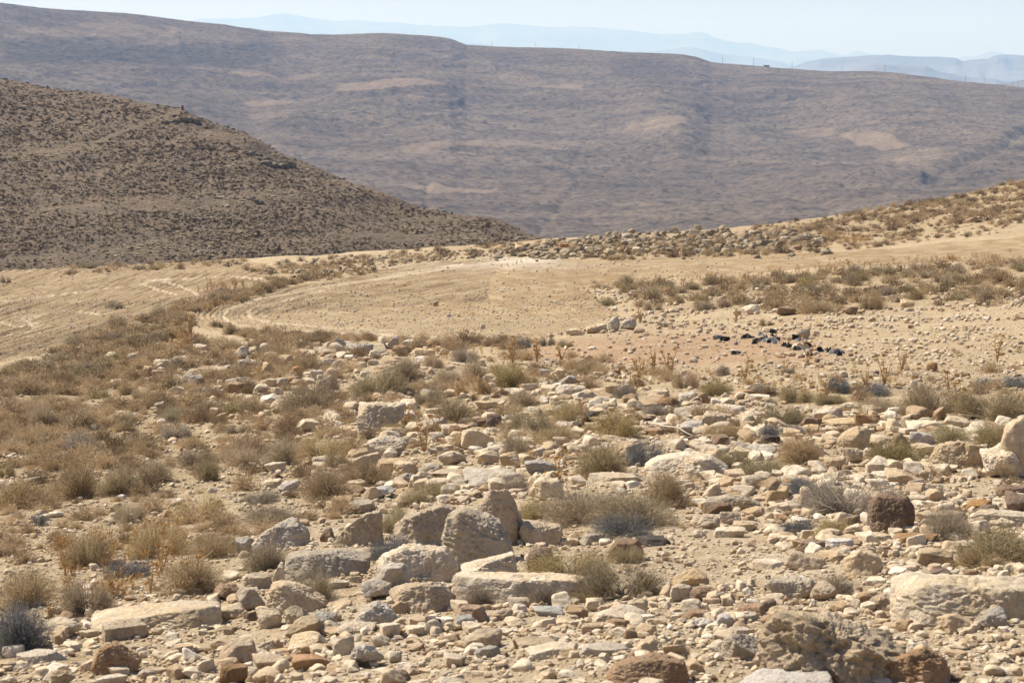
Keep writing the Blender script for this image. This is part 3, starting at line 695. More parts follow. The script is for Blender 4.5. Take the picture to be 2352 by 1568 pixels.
 (2218,1183,2370,1205,'f','pale',None,None), (2109,1258,2184,1302,'b','tan',None,None), (2157,1272,2265,1302,'r','tan',None,None), (1686,1086,1731,1113,'a','tan',None,None), (1564,1394,1642,1418,'f','rusty',None,None), (1645,1408,1686,1445,'a','white',None,None), (1683,1405,1748,1428,'f','grey',None,None), (1662,1437,1720,1462,'f','pale',None,None), (1584,1416,1642,1442,'p','white',None,None),
 (1625,1549,1649,1565,'r','brown',None,None), (1686,1384,1761,1415,'f','rusty',None,None), (1727,1284,1809,1307,'f','pale',None,None),
 (2297,965,2375,1098,'a','tan','tall split boulder|tall leaning split boulder with a shaded side at the right edge',[(0,.55),(.15,.2),(.5,.0),(1,.0),(1,1),(.1,1)]), (2255,1035,2350,1100,'r','pale',None,None), (2140,1009,2252,1081,'r','tan','big sunlit boulder|big rounded tan boulder with a sunlit top left of the tall split boulder',[(0,.55),(.15,.2),(.5,.0),(.85,.1),(1,.45),(.97,.9),(.6,1),(.05,.95)]),
 (1925,982,1996,1040,'a','tan',None,None), (1964,946,2022,977,'b','rusty',None,None), (2082,963,2160,992,'b','pale',None,None), (2170,955,2225,982,'a','tan',None,None), (1485,1037,1669,1103,'r','pale','broad domed slab|broad smooth domed slab of pale rock right of the blue-grey bush',[(0,.6),(.15,.2),(.5,.0),(.8,.1),(1,.6),(.95,1),(.05,1)]),
 (1935,1025,1979,1064,'r','tan',None,None), (1884,1047,1939,1081,'r','tan',None,None), (1986,1050,2051,1089,'a','tan',None,None), (2034,1077,2122,1115,'w','tan',None,None), (2065,1062,2129,1081,'a','tan',None,None), (1703,1016,1782,1050,'a','grey',None,None), (1748,999,1792,1025,'r','dark',None,None), (1628,999,1680,1023,'f','brown',None,None),
 (1557,967,1618,999,'r','grey',None,None), (1611,945,1669,979,'r','tan',None,None), (1652,928,1710,955,'r','pale',None,None), (1700,965,1741,992,'r','tan',None,None), (1710,941,1755,962,'a','pale',None,None), (1867,931,1935,972,'a','tan',None,None), (1843,957,1887,982,'r','brown',None,None), (1846,975,1881,1009,'r','tan',None,None), (1891,955,1973,979,'r','tan',None,None), (1894,982,1935,1002,'b','brown',None,None), (1932,924,1973,948,'r','pale',None,None),
 (1686,893,1734,914,'r','rusty',None,None), (1717,904,1768,921,'f','pale',None,None), (1748,911,1785,931,'a','tan',None,None), (1560,897,1608,924,'r','grey',None,None), (1581,928,1618,946,'a','pale',None,None), (2041,934,2085,955,'r','pale',None,None), (2088,992,2146,1030,'r','grey',None,None), (2102,1020,2153,1050,'b','tan',None,None), (1993,972,2027,992,'a','tan',None,None),
 (1826,755,1860,779,'b','tan','rock beside the litter|lone tan block beside the scattered black plastic',None), (1703,699,1744,723,'a','pale',None,None), (1683,711,1703,723,'a','grey',None,None), (2126,832,2153,853,'r','rusty','round rusty stone|lone round rusty stone on the bare ground at right',None), (1932,703,1969,723,'a','brown',None,None), (2068,689,2100,706,'b','tan',None,None), (1785,704,1829,725,'a','brown',None,None), (2105,791,2129,801,'a','tan',None,None), (2140,801,2160,812,'a','tan',None,None),
 (823,921,929,997,'b','pale','square flat-topped boulder|square pale flat-topped boulder with a shaded front among bushes left of centre',[(0,.35),(.15,.03),(.8,.0),(1,.25),(.8,.5),(.75,.9),(.3,1),(.05,.9)]), (840,998,936,1051,'a','grey','craggy grey boulder|craggy grey boulder just below the square flat-topped boulder',None), (792,1027,847,1068,'a','tan',None,None), (813,1038,878,1079,'w','tan',None,None), (864,1051,939,1089,'b','tan',None,None), (905,1060,960,1099,'r','tan',None,None),
 (966,959,1021,990,'r','grey',None,None), (1031,976,1069,1000,'r','brown',None,None), (1096,962,1117,980,'b','brown',None,None), (1059,983,1134,1031,'w','pale','pointed pale boulder|pointed pale boulder with a dark cracked front near the centre',None), (1001,1017,1066,1051,'w','tan',None,None), (1007,1034,1069,1068,'a','pale',None,None), (1148,1038,1195,1075,'w','tan',None,None), (1206,1056,1277,1096,'r','blue-grey','blue-grey boulder|smooth blue-grey boulder beside orange dry thistles near the centre',None), (960,1062,1014,1082,'r','grey',None,None),
 (984,1075,1069,1099,'r','tan',None,None), (946,1089,984,1120,'a','pale',None,None), (1066,1075,1199,1118,'r','grey','broad grey slab|broad low grey slab with a dark crack behind the standing boulders',None), (912,1084,960,1113,'a','grey',None,None), (1349,1096,1493,1116,'f','pale','pale ledge in bushes|pale flat ledge showing between the bushes right of centre',None), (1342,942,1380,969,'r','dark','dark brown stone|dark brown stone left of the yellow-olive bush',None),
 (1277,880,1332,911,'r','pale',None,None), (1284,862,1322,891,'r','grey',None,None), (1237,846,1261,865,'r','grey',None,None), (1274,846,1301,860,'r','pale',None,None), (1363,853,1387,867,'r','tan',None,None), (1397,846,1425,862,'r','rusty',None,None), (1370,908,1411,932,'a','grey',None,None), (1325,894,1370,914,'r','tan',None,None), (1486,894,1537,911,'f','tan',None,None), (1510,911,1561,935,'a','brown',None,None), (1441,914,1472,935,'a','tan',None,None), (1482,905,1510,926,'r','grey',None,None),
 (1301,1017,1342,1044,'r','pale',None,None), (1247,1009,1281,1027,'r','pale',None,None), (1120,1014,1154,1034,'a','grey',None,None), (1281,1021,1308,1040,'a','brown',None,None), (1185,1007,1230,1030,'r','tan',None,None),
 (891,771,915,802,'w','grey','tall grey stone|tall narrow grey stone on the field edge, tallest of its row',None), (796,788,857,812,'r','grey',None,None), (915,780,970,795,'f','pale',None,None), (901,792,946,815,'a','rusty',None,None), (977,781,1007,798,'w','brown',None,None), (953,798,1001,822,'b','tan',None,None), (860,785,888,802,'a','grey',None,None), (950,818,985,832,'f','white',None,None), (1010,800,1035,815,'a','pale',None,None),
 (1397,727,1424,761,'a','grey','grey cairn stone|tall grey pointed stone, highest of the small heap on the field edge',None), (1424,730,1462,757,'r','grey',None,None), (1346,749,1373,766,'r','tan',None,None), (1301,754,1336,771,'r','tan',None,None), (1370,744,1394,761,'r','pale',None,None), (1455,752,1480,765,'r','rusty',None,None),
 (994,691,1007,703,'b','tan',None,None), (1025,721,1037,728,'f','white',None,None), (1049,719,1056,728,'r','pale',None,None), (1103,744,1114,756,'b','pale',None,None),
 (414,856,451,884,'r','grey',None,None), (431,860,472,891,'a','grey',None,None), (383,884,424,911,'w','pale',None,None), (547,826,578,856,'b','grey','dark craggy rock|craggy grey rock standing highest in the stony patch left of centre',None), (499,836,540,863,'a','grey',None,None), (561,838,598,856,'r','pale',None,None), (602,833,636,867,'w','tan',None,None), (533,785,574,802,'r','grey',None,None), (294,810,325,833,'r','grey',None,None), (239,809,273,829,'r','pale',None,None), (313,819,352,834,'f','rusty',None,None),
 (608,1058,656,1085,'r','pale','lone pale stone|lone rounded pale stone between brown bushes on the left slope',None), (694,1048,725,1068,'a','pale',None,None), (383,868,407,880,'r','grey',None,None), (253,870,280,884,'r','pale',None,None), (598,1099,646,1123,'f','pale',None,None), (639,1103,690,1130,'a','white',None,None), (632,921,663,942,'a','rusty',None,None), (636,867,660,887,'b','grey',None,None), (714,850,742,874,'r','grey',None,None), (731,822,776,846,'r','grey',None,None), (355,921,383,939,'a','tan',None,None), (146,892,168,903,'r','white',None,None),
 (385,757,402,765,'b','rusty',None,None),
]
for t in HERO:
    add_rock(*t[:6], name=t[6], poly=t[7], sub=7 if t[4] == 'h' else None)
# smaller stones of the rocky belts, up to the three hundred that show largest
BELTS = [('in the heap of stones along the far edge of the field', [(1150, 582), (1260, 556), (1480, 540), (1640, 533), (1780, 538), (1880, 552), (1890, 575), (1640, 582), (1380, 592), (1250, 592)], 34, (13, 24)),
         ('in the stony patch left of centre', [(400, 840), (560, 792), (800, 785), (980, 815), (900, 860), (700, 880), (450, 895)], 22, (22, 36)),
         ('among the stones on the slope right of centre', [(1290, 890), (1560, 890), (1760, 940), (1740, 1010), (1500, 1010), (1350, 980)], 16, (26, 42))]
_rb = np.random.default_rng(21)
def pick(poly, rng):
    xs, ys = [p[0] for p in poly], [p[1] for p in poly]
    while True:
        x, y = rng.uniform(min(xs), max(xs)), rng.uniform(min(ys), max(ys))
        if in_poly(np.array([x]), np.array([y]), poly)[0]: return x, y
for nm, poly, n, (s0, s1) in BELTS:
    made = 0
    while made < n and len(ROCKS) < 303:
        x, y = pick(poly, _rb); wv = _rb.uniform(s0, s1)
        if any(abs(x - q['x']) < 0.45 * (wv + q['w']) and abs(y - q['y']) < 0.3 * (wv + q['w']) for q in ROCKS): 
            if _rb.random() < 0.8: continue
        add_rock(x - wv / 2, y - wv * _rb.uniform(0.5, 0.8), x + wv / 2, y, _rb.choice(list('aabrf')), _rb.choice(['tan', 'pale', 'grey', 'grey', 'rusty']), belt=nm)
        made += 1
print('rocks', len(ROCKS))
# ================================================================== loose stones: nobody could count them, one object
def unit_stone(seed, sub, style):
    rng = np.random.default_rng(seed)
    D, F = ico(sub)
    N = rng.normal(size=(11, 3)); N /= np.linalg.norm(N, axis=1)[:, None]; H = rng.uniform(0.6, 1.0, 11)
    N = np.concatenate([N, np.eye(3), -np.eye(3)]); H = np.concatenate([H, np.full(6, 1.0)])
    p = 34 if style else 12
    V = D * (((np.maximum(D @ N.T, 0) / H) ** p).sum(1) ** (-1 / p))[:, None]
    V = V + D * (0.06 * noise3(V * 2.1 + seed))[:, None]
    lo, hi = V.min(0), V.max(0)
    return ((V - lo) / (hi - lo) - 0.5), F                        # a stone in a unit box round its middle
def bake(protos, pos, size, rot, idx, extra=None):
    Vs, Fs, At, n = [], [], [], 0
    for k, (v, f) in enumerate(protos):
        s = np.where(idx == k)[0]
        if not len(s): continue
        q = v[None] * size[s][:, None, :]
        c, d = np.cos(rot[s])[:, None], np.sin(rot[s])[:, None]
        x = q[..., 0] * c - q[..., 1] * d; y = q[..., 0] * d + q[..., 1] * c
        V = np.stack([x, y, q[..., 2]], -1) + pos[s][:, None, :]
        Vs.append(V.reshape(-1, 3)); Fs.append((f[None] + (np.arange(len(s)) * len(v))[:, None, None]).reshape(-1, f.shape[1]) + n)
        At.append(np.repeat(extra[s] if extra is not None else np.zeros(len(s)), len(v)))
        n += len(s) * len(v)
    return np.concatenate(Vs), np.concatenate(Fs), np.concatenate(At)
GP1 = [unit_stone(100 + k, 2, k % 3) for k in range(14)]
GP2 = [unit_stone(200 + k, 3, k % 3) for k in range(16)]
GP3 = [unit_stone(300 + k, 4, k % 3) for k in range(12)]

def scatter(n, xr, yr, rng, dens=None):
    px, py = rng.uniform(*xr, n), rng.uniform(*yr, n)
    gx, gy, gr = GROUND.hit(px, py)
    ok = np.isfinite(gr) & (gr < 300)
    if dens is not None: ok &= rng.random(n) < dens(px, py, gx, gy)
    return px[ok], py[ok], gx[ok], gy[ok], gr[ok]
rg = np.random.default_rng(5)
def is_field(px, py): return in_poly(px, py, FIELD_LEFT) | in_poly(px, py, FIELD_MID)
def is_red(px, py): return in_poly(px, py, RED_SOIL)
def rock_zone(px, py):                                                       # how stony the slope is
    z = 0.22 + 0 * px
    for poly, wv in (([(300, 840), (560, 790), (850, 775), (1040, 795), (1000, 860), (760, 900), (560, 1010), (420, 905)], 1.0), ([(700, 900), (1050, 880), (1300, 880), (1560, 890), (1800, 930), (2060, 960), (3300, 960), (3300, 1320), (2000, 1330), (1450, 1120), (1100, 1150), (760, 1200), (700, 1020)], 1.0),
                     ([(420, 1330), (760, 1300), (1500, 1340), (3300, 1330), (3300, 1700), (-900, 1700), (-900, 1500), (0, 1480)], 0.75), ([(1250, 760), (1420, 730), (1480, 750), (1320, 775)], 0.8), ([(1640, 690), (1860, 700), (2600, 640), (2600, 740), (1900, 735)], 0.5)):
        z = np.maximum(z, wv * in_poly(px, py, poly))
    return z
P_, S_, R_, I1, E_, LOD = [], [], [], [], [], []
def add_stones(px, py, gx, gy, gr, wpx, lod, flat=(0.45, 0.85), sink=0.2, hue=None, lift=0.0):
    n = len(px)
    w = wpx * gr / FPX
    s = np.stack([w, w * rg.uniform(0.65, 1.15, n), w * rg.uniform(*flat, n)], -1)
    z = GROUND.zxy(gx, gy) + s[:, 2] * (0.5 - sink) + lift * w
    P_.append(np.stack([gx, gy, z], -1)); S_.append(s); R_.append(rg.uniform(0, 2 * pi, n)); E_.append(0.9 * rg.random(n) if hue is None else hue); LOD.append(np.full(n, lod))
# pebbles and chips
q = scatter(70080, (-900, 3300), (960, 1660), rg, lambda px, py, x, y: np.clip(0.35 + 0.75 * (0.5 + fbm2(x / 0.9, y / 0.9, 2)), 0.1, 1))
add_stones(*q, 3.2 + 11 * rg.power(1.0, len(q[0])) ** 3.2, 1)
q = scatter(39420, (-900, 3300), (790, 1640), rg, lambda px, py, x, y: np.where(is_field(px, py), 0.0, np.where(is_red(px, py), 0.1, rock_zone(px, py) * np.clip(0.5 + noise2(x / 2.5, y / 2.5), 0.1, 1))))
add_stones(*q, (6 + 20 * rg.random(len(q[0])) ** 2.4) * np.interp(q[1], [780, 1000, 1500], [0.75, 1.0, 1.25]), 2)
# larger stones that fill the stony belts
q = scatter(21900, (-900, 3300), (785, 1600), rg, lambda px, py, x, y: np.where(is_field(px, py) | is_red(px, py), 0.0, np.maximum(rock_zone(px, py) - 0.25, 0) * np.clip(0.5 + 1.2 * noise2(x / 1.7 + 7, y / 1.7), 0.02, 1) * np.interp(py, [1230, 1400], [1.1, 0.65])))
add_stones(*q, (16 + 32 * rg.random(len(q[0])) ** 1.6) * np.interp(q[1], [780, 1000, 1500], [0.8, 1.1, 1.15]), 3, sink=0.27, flat=(0.3, 0.9))
# clods and chips of the ploughed fields, the bare ground at right and the lower edges
q = scatter(34000, (-200, 2560), (585, 800), rg, lambda px, py, x, y: np.where(is_field(px, py), np.clip(0.25 + 0.7 * smooth(py, 640, 720) + 0.4 * noise2(x / 4, y / 4), 0, 1) * np.where(px > 420, 1, 0.6), 0.12))
add_stones(*q, 1.8 + 4.5 * rg.random(len(q[0])) ** 4, 1, flat=(0.5, 0.9), hue=0.3 + 0.6 * rg.random(len(q[0])) ** 0.7)
q = scatter(19000, (1250, 3250), (660, 900), rg, lambda px, py, x, y: np.where(is_field(px, py), 0.0, np.where(is_red(px, py), 0.25, np.clip(0.5 + noise2(x / 3, y / 3), 0, 1))))
add_stones(*q, 3.0 + 12 * rg.random(len(q[0])) ** 3, 1)
q = scatter(2600, (-200, 1000), (790, 1100), rg, None)
add_stones(*q, 3.0 + 8 * rg.random(len(q[0])) ** 2, 1)
# the long heap along the brow, two or three stones deep
HEAP = [(1110, 590), (1180, 570), (1260, 553), (1480, 538), (1640, 531), (1780, 536), (1880, 548), (1905, 574), (1640, 582), (1380, 594), (1250, 596)]
q = scatter(5200, (1100, 1910), (525, 600), rg, lambda px, py, x, y: np.where(in_poly(px, py, HEAP), np.clip(0.45 + 1.2 * noise2(x / 5, y / 5), 0.04, 1), 0.02))
add_stones(*q, 5 + 22 * rg.random(len(q[0])) ** 2.6, 2, flat=(0.35, 0.9), sink=0.33, hue=0.905 + 0.075 * rg.random(len(q[0])) ** 1.5, lift=0.0)
k = len(q[0]) // 6
add_stones(*[a[:k] for a in q], 8 + 9 * rg.random(k), 2, flat=(0.5, 0.9), hue=0.91 + 0.09 * rg.random(k), lift=0.55)
q = scatter(1500, (540, 1250), (575, 660), rg, lambda px, py, x, y: np.where(in_poly(px, py, [(600, 622), (760, 590), (1000, 580), (1180, 555), (1240, 570), (1100, 592), (900, 612), (770, 640), (680, 640)]), 0.8, 0))
add_stones(*q, 4 + 9 * rg.random(len(q[0])) ** 2, 2, hue=0.91 + 0.09 * rg.random(len(q[0])))
q = scatter(1100, (1850, 2560), (390, 540), rg, None)
add_stones(*q, 3 + 8 * rg.random(len(q[0])) ** 3, 1, flat=(0.3, 0.6))
P_, S_, R_, E_, LOD = map(np.concatenate, (P_, S_, R_, E_, LOD))
meshes = []
for lod, pr in ((1, GP1), (2, GP2), (3, GP3)):
    s = np.where(LOD == lod)[0]
    meshes.append(bake(pr, P_[s], S_[s], R_[s], rg.integers(0, len(pr), len(s)), E_[s]))
# slabs and blocks lying on the left hill
hx, hs, hr, he = [], [], [], []
SL = [((430, 780), (310, 470), 700), ((520, 820), (350, 480), 700), ((430, 620), (480, 560), 260), ((240, 760), (540, 592), 300), ((900, 1230), (480, 590), 420), ((0, 500), (230, 620), 420)]
for (xa, xb), (ya, yb), n in SL:
    for _ in range(n):
        px, py = rg.uniform(xa, xb), rg.uniform(ya, yb)
        if py < np.interp(px, [a for a, b in SIL_LEFT], [b for a, b in SIL_LEFT]) + 2: continue
        x, y, z, r = hit_sheet(HILL, px, py)
        wv = (2.0 + 7 * rg.random() ** 2.2) * r / FPX
        hx.append((x, y, z + wv * 0.1)); hs.append((wv * rg.uniform(1, 1.8), wv, wv * rg.uniform(0.25, 0.55))); hr.append(rg.normal(0.5, 0.4)); he.append(0.91 + 0.09 * rg.random())
meshes.append(bake(GP1, np.array(hx), np.array(hs), np.array(hr), rg.integers(0, len(GP1), len(hx)), np.array(he)))
V, F, A, n = [], [], [], 0
for v, f, a in meshes:
    V.append(v); F.append(f + n); A.append(a); n += len(v)
def gravel_material():
    m = Mat('loose_limestone'); c = m.coord(); t = m.attr('hue')
    col = m.ramp(t, (0.0, (0.17, 0.12, 0.085)), (0.035, (0.32, 0.21, 0.115)), (0.15, (0.46, 0.335, 0.20)), (0.45, (0.58, 0.46, 0.30)), (0.65, (0.52, 0.425, 0.295)), (0.82, (0.63, 0.51, 0.345)), (0.895, (0.68, 0.58, 0.44)), (0.905, (0.25, 0.19, 0.115)), (1.0, (0.38, 0.30, 0.19)))
    n = m.noise(c, 14, 6, 0.7)
    col = m.mix(m.ramp(n, (0.36, 0.55), (0.5, 0.0)), col, (0.22, 0.165, 0.105))
    b = m.bump(n, 0.7, 0.02); b = m.bump(m.noise(c, 60, 4, 0.7), 0.6, 0.006, b)
    return m.bsdf(col, 0.92, b, 0.15)
tag(link('gravel', make_mesh('gravel', np.concatenate(V), np.concatenate(F), False, {'hue': np.concatenate(A)}), gravel_material()), kind='stuff')
print('stones', len(P_) + len(hx), 'faces', sum(map(len, F)))

# ================================================================== dry cushion shrubs
def twig_cushion(seed, n, tw, bits, h=0.72, spread=1.0, up=0.0, bit=0.02, rough=0.25):
    rng = np.random.default_rng(seed)
    D = rng.normal(size=(n, 3)); D[:, 2] = np.abs(D[:, 2]) * (1 + up); D[:, 2] -= 0.06; D /= np.linalg.norm(D, axis=1)[:, None]
    D = D[noise3(D * 2.3 + seed * 1.7) > rng.uniform(-0.75, -0.15, len(D))]; n = len(D)
    rad = 1 + 1.2 * rough * noise3(D * 1.5 + seed) + 0.7 * rough * noise3(D * 4.1 + seed)
    r0 = 0.04 + 0.84 * rng.uniform(0, 1, n) ** 1.0
    jit = rng.normal(0, 0.16, (n, 3))
    p0 = D * (rad * r0)[:, None] + jit * 0.5
    ln = rng.uniform(0.14, 0.42, n)
    dr = D + rng.normal(0, 0.62, (n, 3)) + np.array([0, 0, 0.15]); dr /= np.linalg.norm(dr, axis=1)[:, None]
    p1 = p0 + dr * (ln * 0.55)[:, None]
    d2 = dr + rng.normal(0, 0.55, (n, 3)); d2 /= np.linalg.norm(d2, axis=1)[:, None]
    p2 = p1 + d2 * (ln * 0.55)[:, None]
    sd = np.cross(dr, rng.normal(size=(n, 3))); sd /= np.linalg.norm(sd, axis=1)[:, None]
    wv = tw * rng.uniform(0.6, 1.3, n)[:, None]
    V = np.stack([p0 - sd * wv, p0 + sd * wv, p1 - sd * wv * 0.8, p1 + sd * wv * 0.8, p2], 1)
    b = (np.arange(n) * 5)[:, None, None]
    F = (np.array([(0, 1, 3), (0, 3, 2), (2, 3, 4)])[None] + b).reshape(-1, 3)
    V = V.reshape(-1, 3); hue = np.repeat(rng.random(n), 5)
    nl = int(rng.integers(1, 4)) if bits > 300 else 1                       # some bushes are several clumps grown together
    if nl > 1:
        a = rng.uniform(0, 2 * pi) + 2 * pi * np.arange(nl) / nl; off = np.stack([0.36 * np.cos(a), 0.36 * np.sin(a), 0 * a], 1) * rng.uniform(0.6, 1.2, (nl, 1)); sc_ = rng.uniform(0.62, 0.95, nl); h = h * 0.85
        kk = np.argmin(((p2[:, None, :2] - off[None, :, :2]) ** 2).sum(-1) + rng.normal(0, 0.25, (n, nl)), 1)
        p1 = p1 * sc_[kk][:, None] + off[kk]; p2 = p2 * sc_[kk][:, None] + off[kk]
        V = (V.reshape(n, 5, 3) * sc_[kk][:, None, None] + off[kk][:, None, :]).reshape(-1, 3)
    if bits > 1000:
        K = 70; a = rng.uniform(0, 2 * pi, K); e = rng.uniform(0.1, 1.35, K); d = np.stack([np.cos(a) * np.cos(e), np.sin(a) * np.cos(e), np.sin(e)], 1)
        q0 = d * rng.uniform(0.3, 0.6, K)[:, None]; q1 = d * rng.uniform(0.95, 1.3, K)[:, None] + rng.normal(0, 0.1, (K, 3)); w2 = np.cross(d, rng.normal(size=(K, 3))); w2 *= (tw * 1.1 / np.linalg.norm(w2, axis=1))[:, None]
        F = np.concatenate([F, np.arange(K * 3).reshape(-1, 3) + len(V)]); V = np.concatenate([V, np.stack([q0 - w2, q0 + w2, q1], 1).reshape(-1, 3)]); hue = np.concatenate([hue, np.repeat(rng.uniform(0.7, 1.0, K), 3)])
    if bits:
        k = rng.integers(0, n, bits); t = rng.random(bits)[:, None]
        c = p1[k] * (1 - t) + p2[k] * t + rng.normal(0, 0.02, (bits, 3))
        T = c[:, None, :] + rng.normal(0, bit, (bits, 3, 3))
        F = np.concatenate([F, (np.arange(bits * 3).reshape(-1, 3) + len(V))]); V = np.concatenate([V, T.reshape(-1, 3)]); hue = np.concatenate([hue, np.repeat(rng.random(bits), 3)])
    V = V / np.quantile(np.hypot(V[:, 0], V[:, 1]), 0.94)
    V[:, 2] = np.maximum(V[:, 2] * h / max(np.quantile(V[:, 2], 0.975), 0.3), -0.03)
    return V, F, hue
def shrub_material(name, dark, mid, light, trans=0.5):
    m = Mat(name); t = m.attr('hue'); rnd = m.n('ShaderNodeObjectInfo').outputs['Random']
    col = m.ramp(t, (0.05, dark), (0.45, mid), (0.95, light))
    hs = m.n('ShaderNodeHueSaturation', i_Color=col, i_Value=m.math('MULTIPLY_ADD', rnd, 0.36, 0.80), i_Saturation=m.math('MULTIPLY_ADD', m.math('FRACT', m.math('MULTIPLY', rnd, 5.7)), 0.25, 0.8), i_Hue=m.math('MULTIPLY_ADD', m.math('FRACT', m.math('MULTIPLY', rnd, 9.1)), 0.012, 0.494)).outputs[0]
    d = m.n('ShaderNodeBsdfDiffuse', i_Color=hs, i_Roughness=0.6); tr = m.n('ShaderNodeBsdfTranslucent', i_Color=hs)
    mx = m.n('ShaderNodeMixShader'); m.put(mx.inputs[0], trans); m.put(mx.inputs[1], d.outputs[0]); m.put(mx.inputs[2], tr.outputs[0])
    m.t.links.new(mx.outputs[0], m.out.inputs['Surface']); return m.m
SM = {'brown': shrub_material('dry_brown_twigs', (0.21, 0.145, 0.075), (0.42, 0.305, 0.165), (0.60, 0.465, 0.27)),
      'olive': shrub_material('dry_olive_twigs', (0.203, 0.152, 0.074), (0.390, 0.300, 0.148), (0.530, 0.421, 0.226)),
      'golden': shrub_material('yellow_olive_twigs', (0.212, 0.157, 0.068), (0.408, 0.315, 0.149), (0.561, 0.451, 0.238)),
      'grey': shrub_material('straw_grey_twigs', (0.17, 0.13, 0.085), (0.33, 0.26, 0.175), (0.50, 0.41, 0.29)),
      'blue-grey': shrub_material('blue_grey_twigs', (0.075, 0.072, 0.066), (0.185, 0.178, 0.165), (0.36, 0.35, 0.325), 0.3)}
m = Mat('shrub_wood'); n_ = m.noise(m.coord(), 30, 4)
M_WOOD = m.bsdf(m.ramp(n_, (0.3, (0.09, 0.07, 0.055)), (0.7, (0.22, 0.185, 0.15))), 0.9, None, 0.1)
def tw_mesh(name, mat, *a, **k):
    V, F, h = twig_cushion(*a, **k)
    me = make_mesh(name, V, F, False, {'hue': h}); me.materials.append(SM[mat]); return me
SHAPE = {'brown': dict(h=0.72, up=0.2, rough=0.3), 'olive': dict(h=0.7, rough=0.4), 'golden': dict(h=0.62, rough=0.45, bit=0.026), 'grey': dict(h=0.7, rough=0.35), 'blue-grey': dict(h=0.62, rough=0.3)}
NEAR, FAR = {}, {}
for i, kd in enumerate(SM):
    NEAR[kd] = [tw_mesh('twigs', kd, 40 * i + s, 6800, 0.0048, 1500 if 'grey' in kd else 6500, **{**SHAPE[kd], 'bit': SHAPE[kd].get('bit', 0.016) * 0.7}) for s in range(6)]
    FAR[kd] = [tw_mesh('shrub', kd, 40 * i + s + 20, 2000, 0.015, 900, **{**SHAPE[kd], 'bit': 0.026}) for s in range(4)]
def wood_mesh(seed):
    rng = np.random.default_rng(seed); parts = []
    for _ in range(16):
        a, e = rng.uniform(0, 2 * pi), rng.uniform(0.25, 1.2)
        d = np.array([cos(a) * cos(e), sin(a) * cos(e), sin(e)])
        p = [np.array([0, 0, -0.04]) + 0.05 * rng.normal(size=3) * (1, 1, 0)]
        for s in range(3): p.append(p[-1] + (d + rng.normal(0, 0.3, 3)) * 0.2)
        parts.append(tube(p, [0.028, 0.02, 0.013, 0.007], 5))
    V, F = join(parts); V[:, 2] *= 0.7
    return make_mesh('woody_stem', V, F, True)
WOOD = [wood_mesh(s) for s in range(3)]
for w_ in WOOD: w_.materials.append(M_WOOD)

SHRUBS = []
_rs = np.random.default_rng(31)
def add_shrub(x0, y0, x1, y1, kd, name=None, belt=None, near=None):
    e = 0.08 * (x1 - x0); x0 -= e; x1 += e; y0 -= 0.1 * (y1 - y0); y1 += 0.04 * (y1 - y0)
    xc, wpx, hpx = (x0 + x1) / 2, x1 - x0, y1 - y0
    gx, gy, gr = (float(a[0]) for a in GROUND.hit(xc, y1 - 0.08 * hpx))
    if gr != gr or gr > 320: return None
    w = wpx * gr / FPX * 1.0; H = hpx * gr / FPX; sd = max(0.02, -float(ray(xc, y1)[1]))
    d = min(0.8 * w, 0.9 * H / sd); h = max(H - 0.45 * d * sd, 0.3 * H)
    ux, uy = gx / gr, gy / gr
    cx, cy = gx + ux * d * 0.38, gy + uy * d * 0.38
    cz = float(GROUND.zxy(np.array(cx), np.array(cy)))
    near = wpx > 58 if near is None else near
    me = (NEAR if near else FAR)[kd][int(_rs.integers(0, 6 if near else 4))]
    sc = (0.5 * w, 0.5 * d * 1.02, h / SHAPE[kd]['h'] * 0.78)
    rz = _rs.uniform(0, 6.28) if abs(w - d) < 0.45 * w else _rs.choice([0, pi]) + _rs.normal(0, 0.2)
    if near:
        o = bpy.data.objects.new('shrub', None); COL.objects.link(o); o.location = (cx, cy, cz); o.rotation_euler = (0, 0, rz); o.empty_display_size = 0.2
        f = bpy.data.objects.new('foliage', me); COL.objects.link(f); f.parent = o; f.scale = sc
        s = bpy.data.objects.new('woody_stem', WOOD[int(_rs.integers(0, 3))]); COL.objects.link(s); s.parent = o; s.scale = sc
    else:
        o = bpy.data.objects.new('shrub', me); COL.objects.link(o); o.location = (cx, cy, cz); o.rotation_euler = (0, 0, rz); o.scale = sc
    SHRUBS.append(dict(o=o, x=xc, y=y1 - hpx * 0.45, w=wpx, tint=kd, name=name, kind='shrub', style='r', belt=belt))
    if name: LANDMARKS.append((name.split('|')[0], xc, y1 - hpx * 0.45, o))
    return o
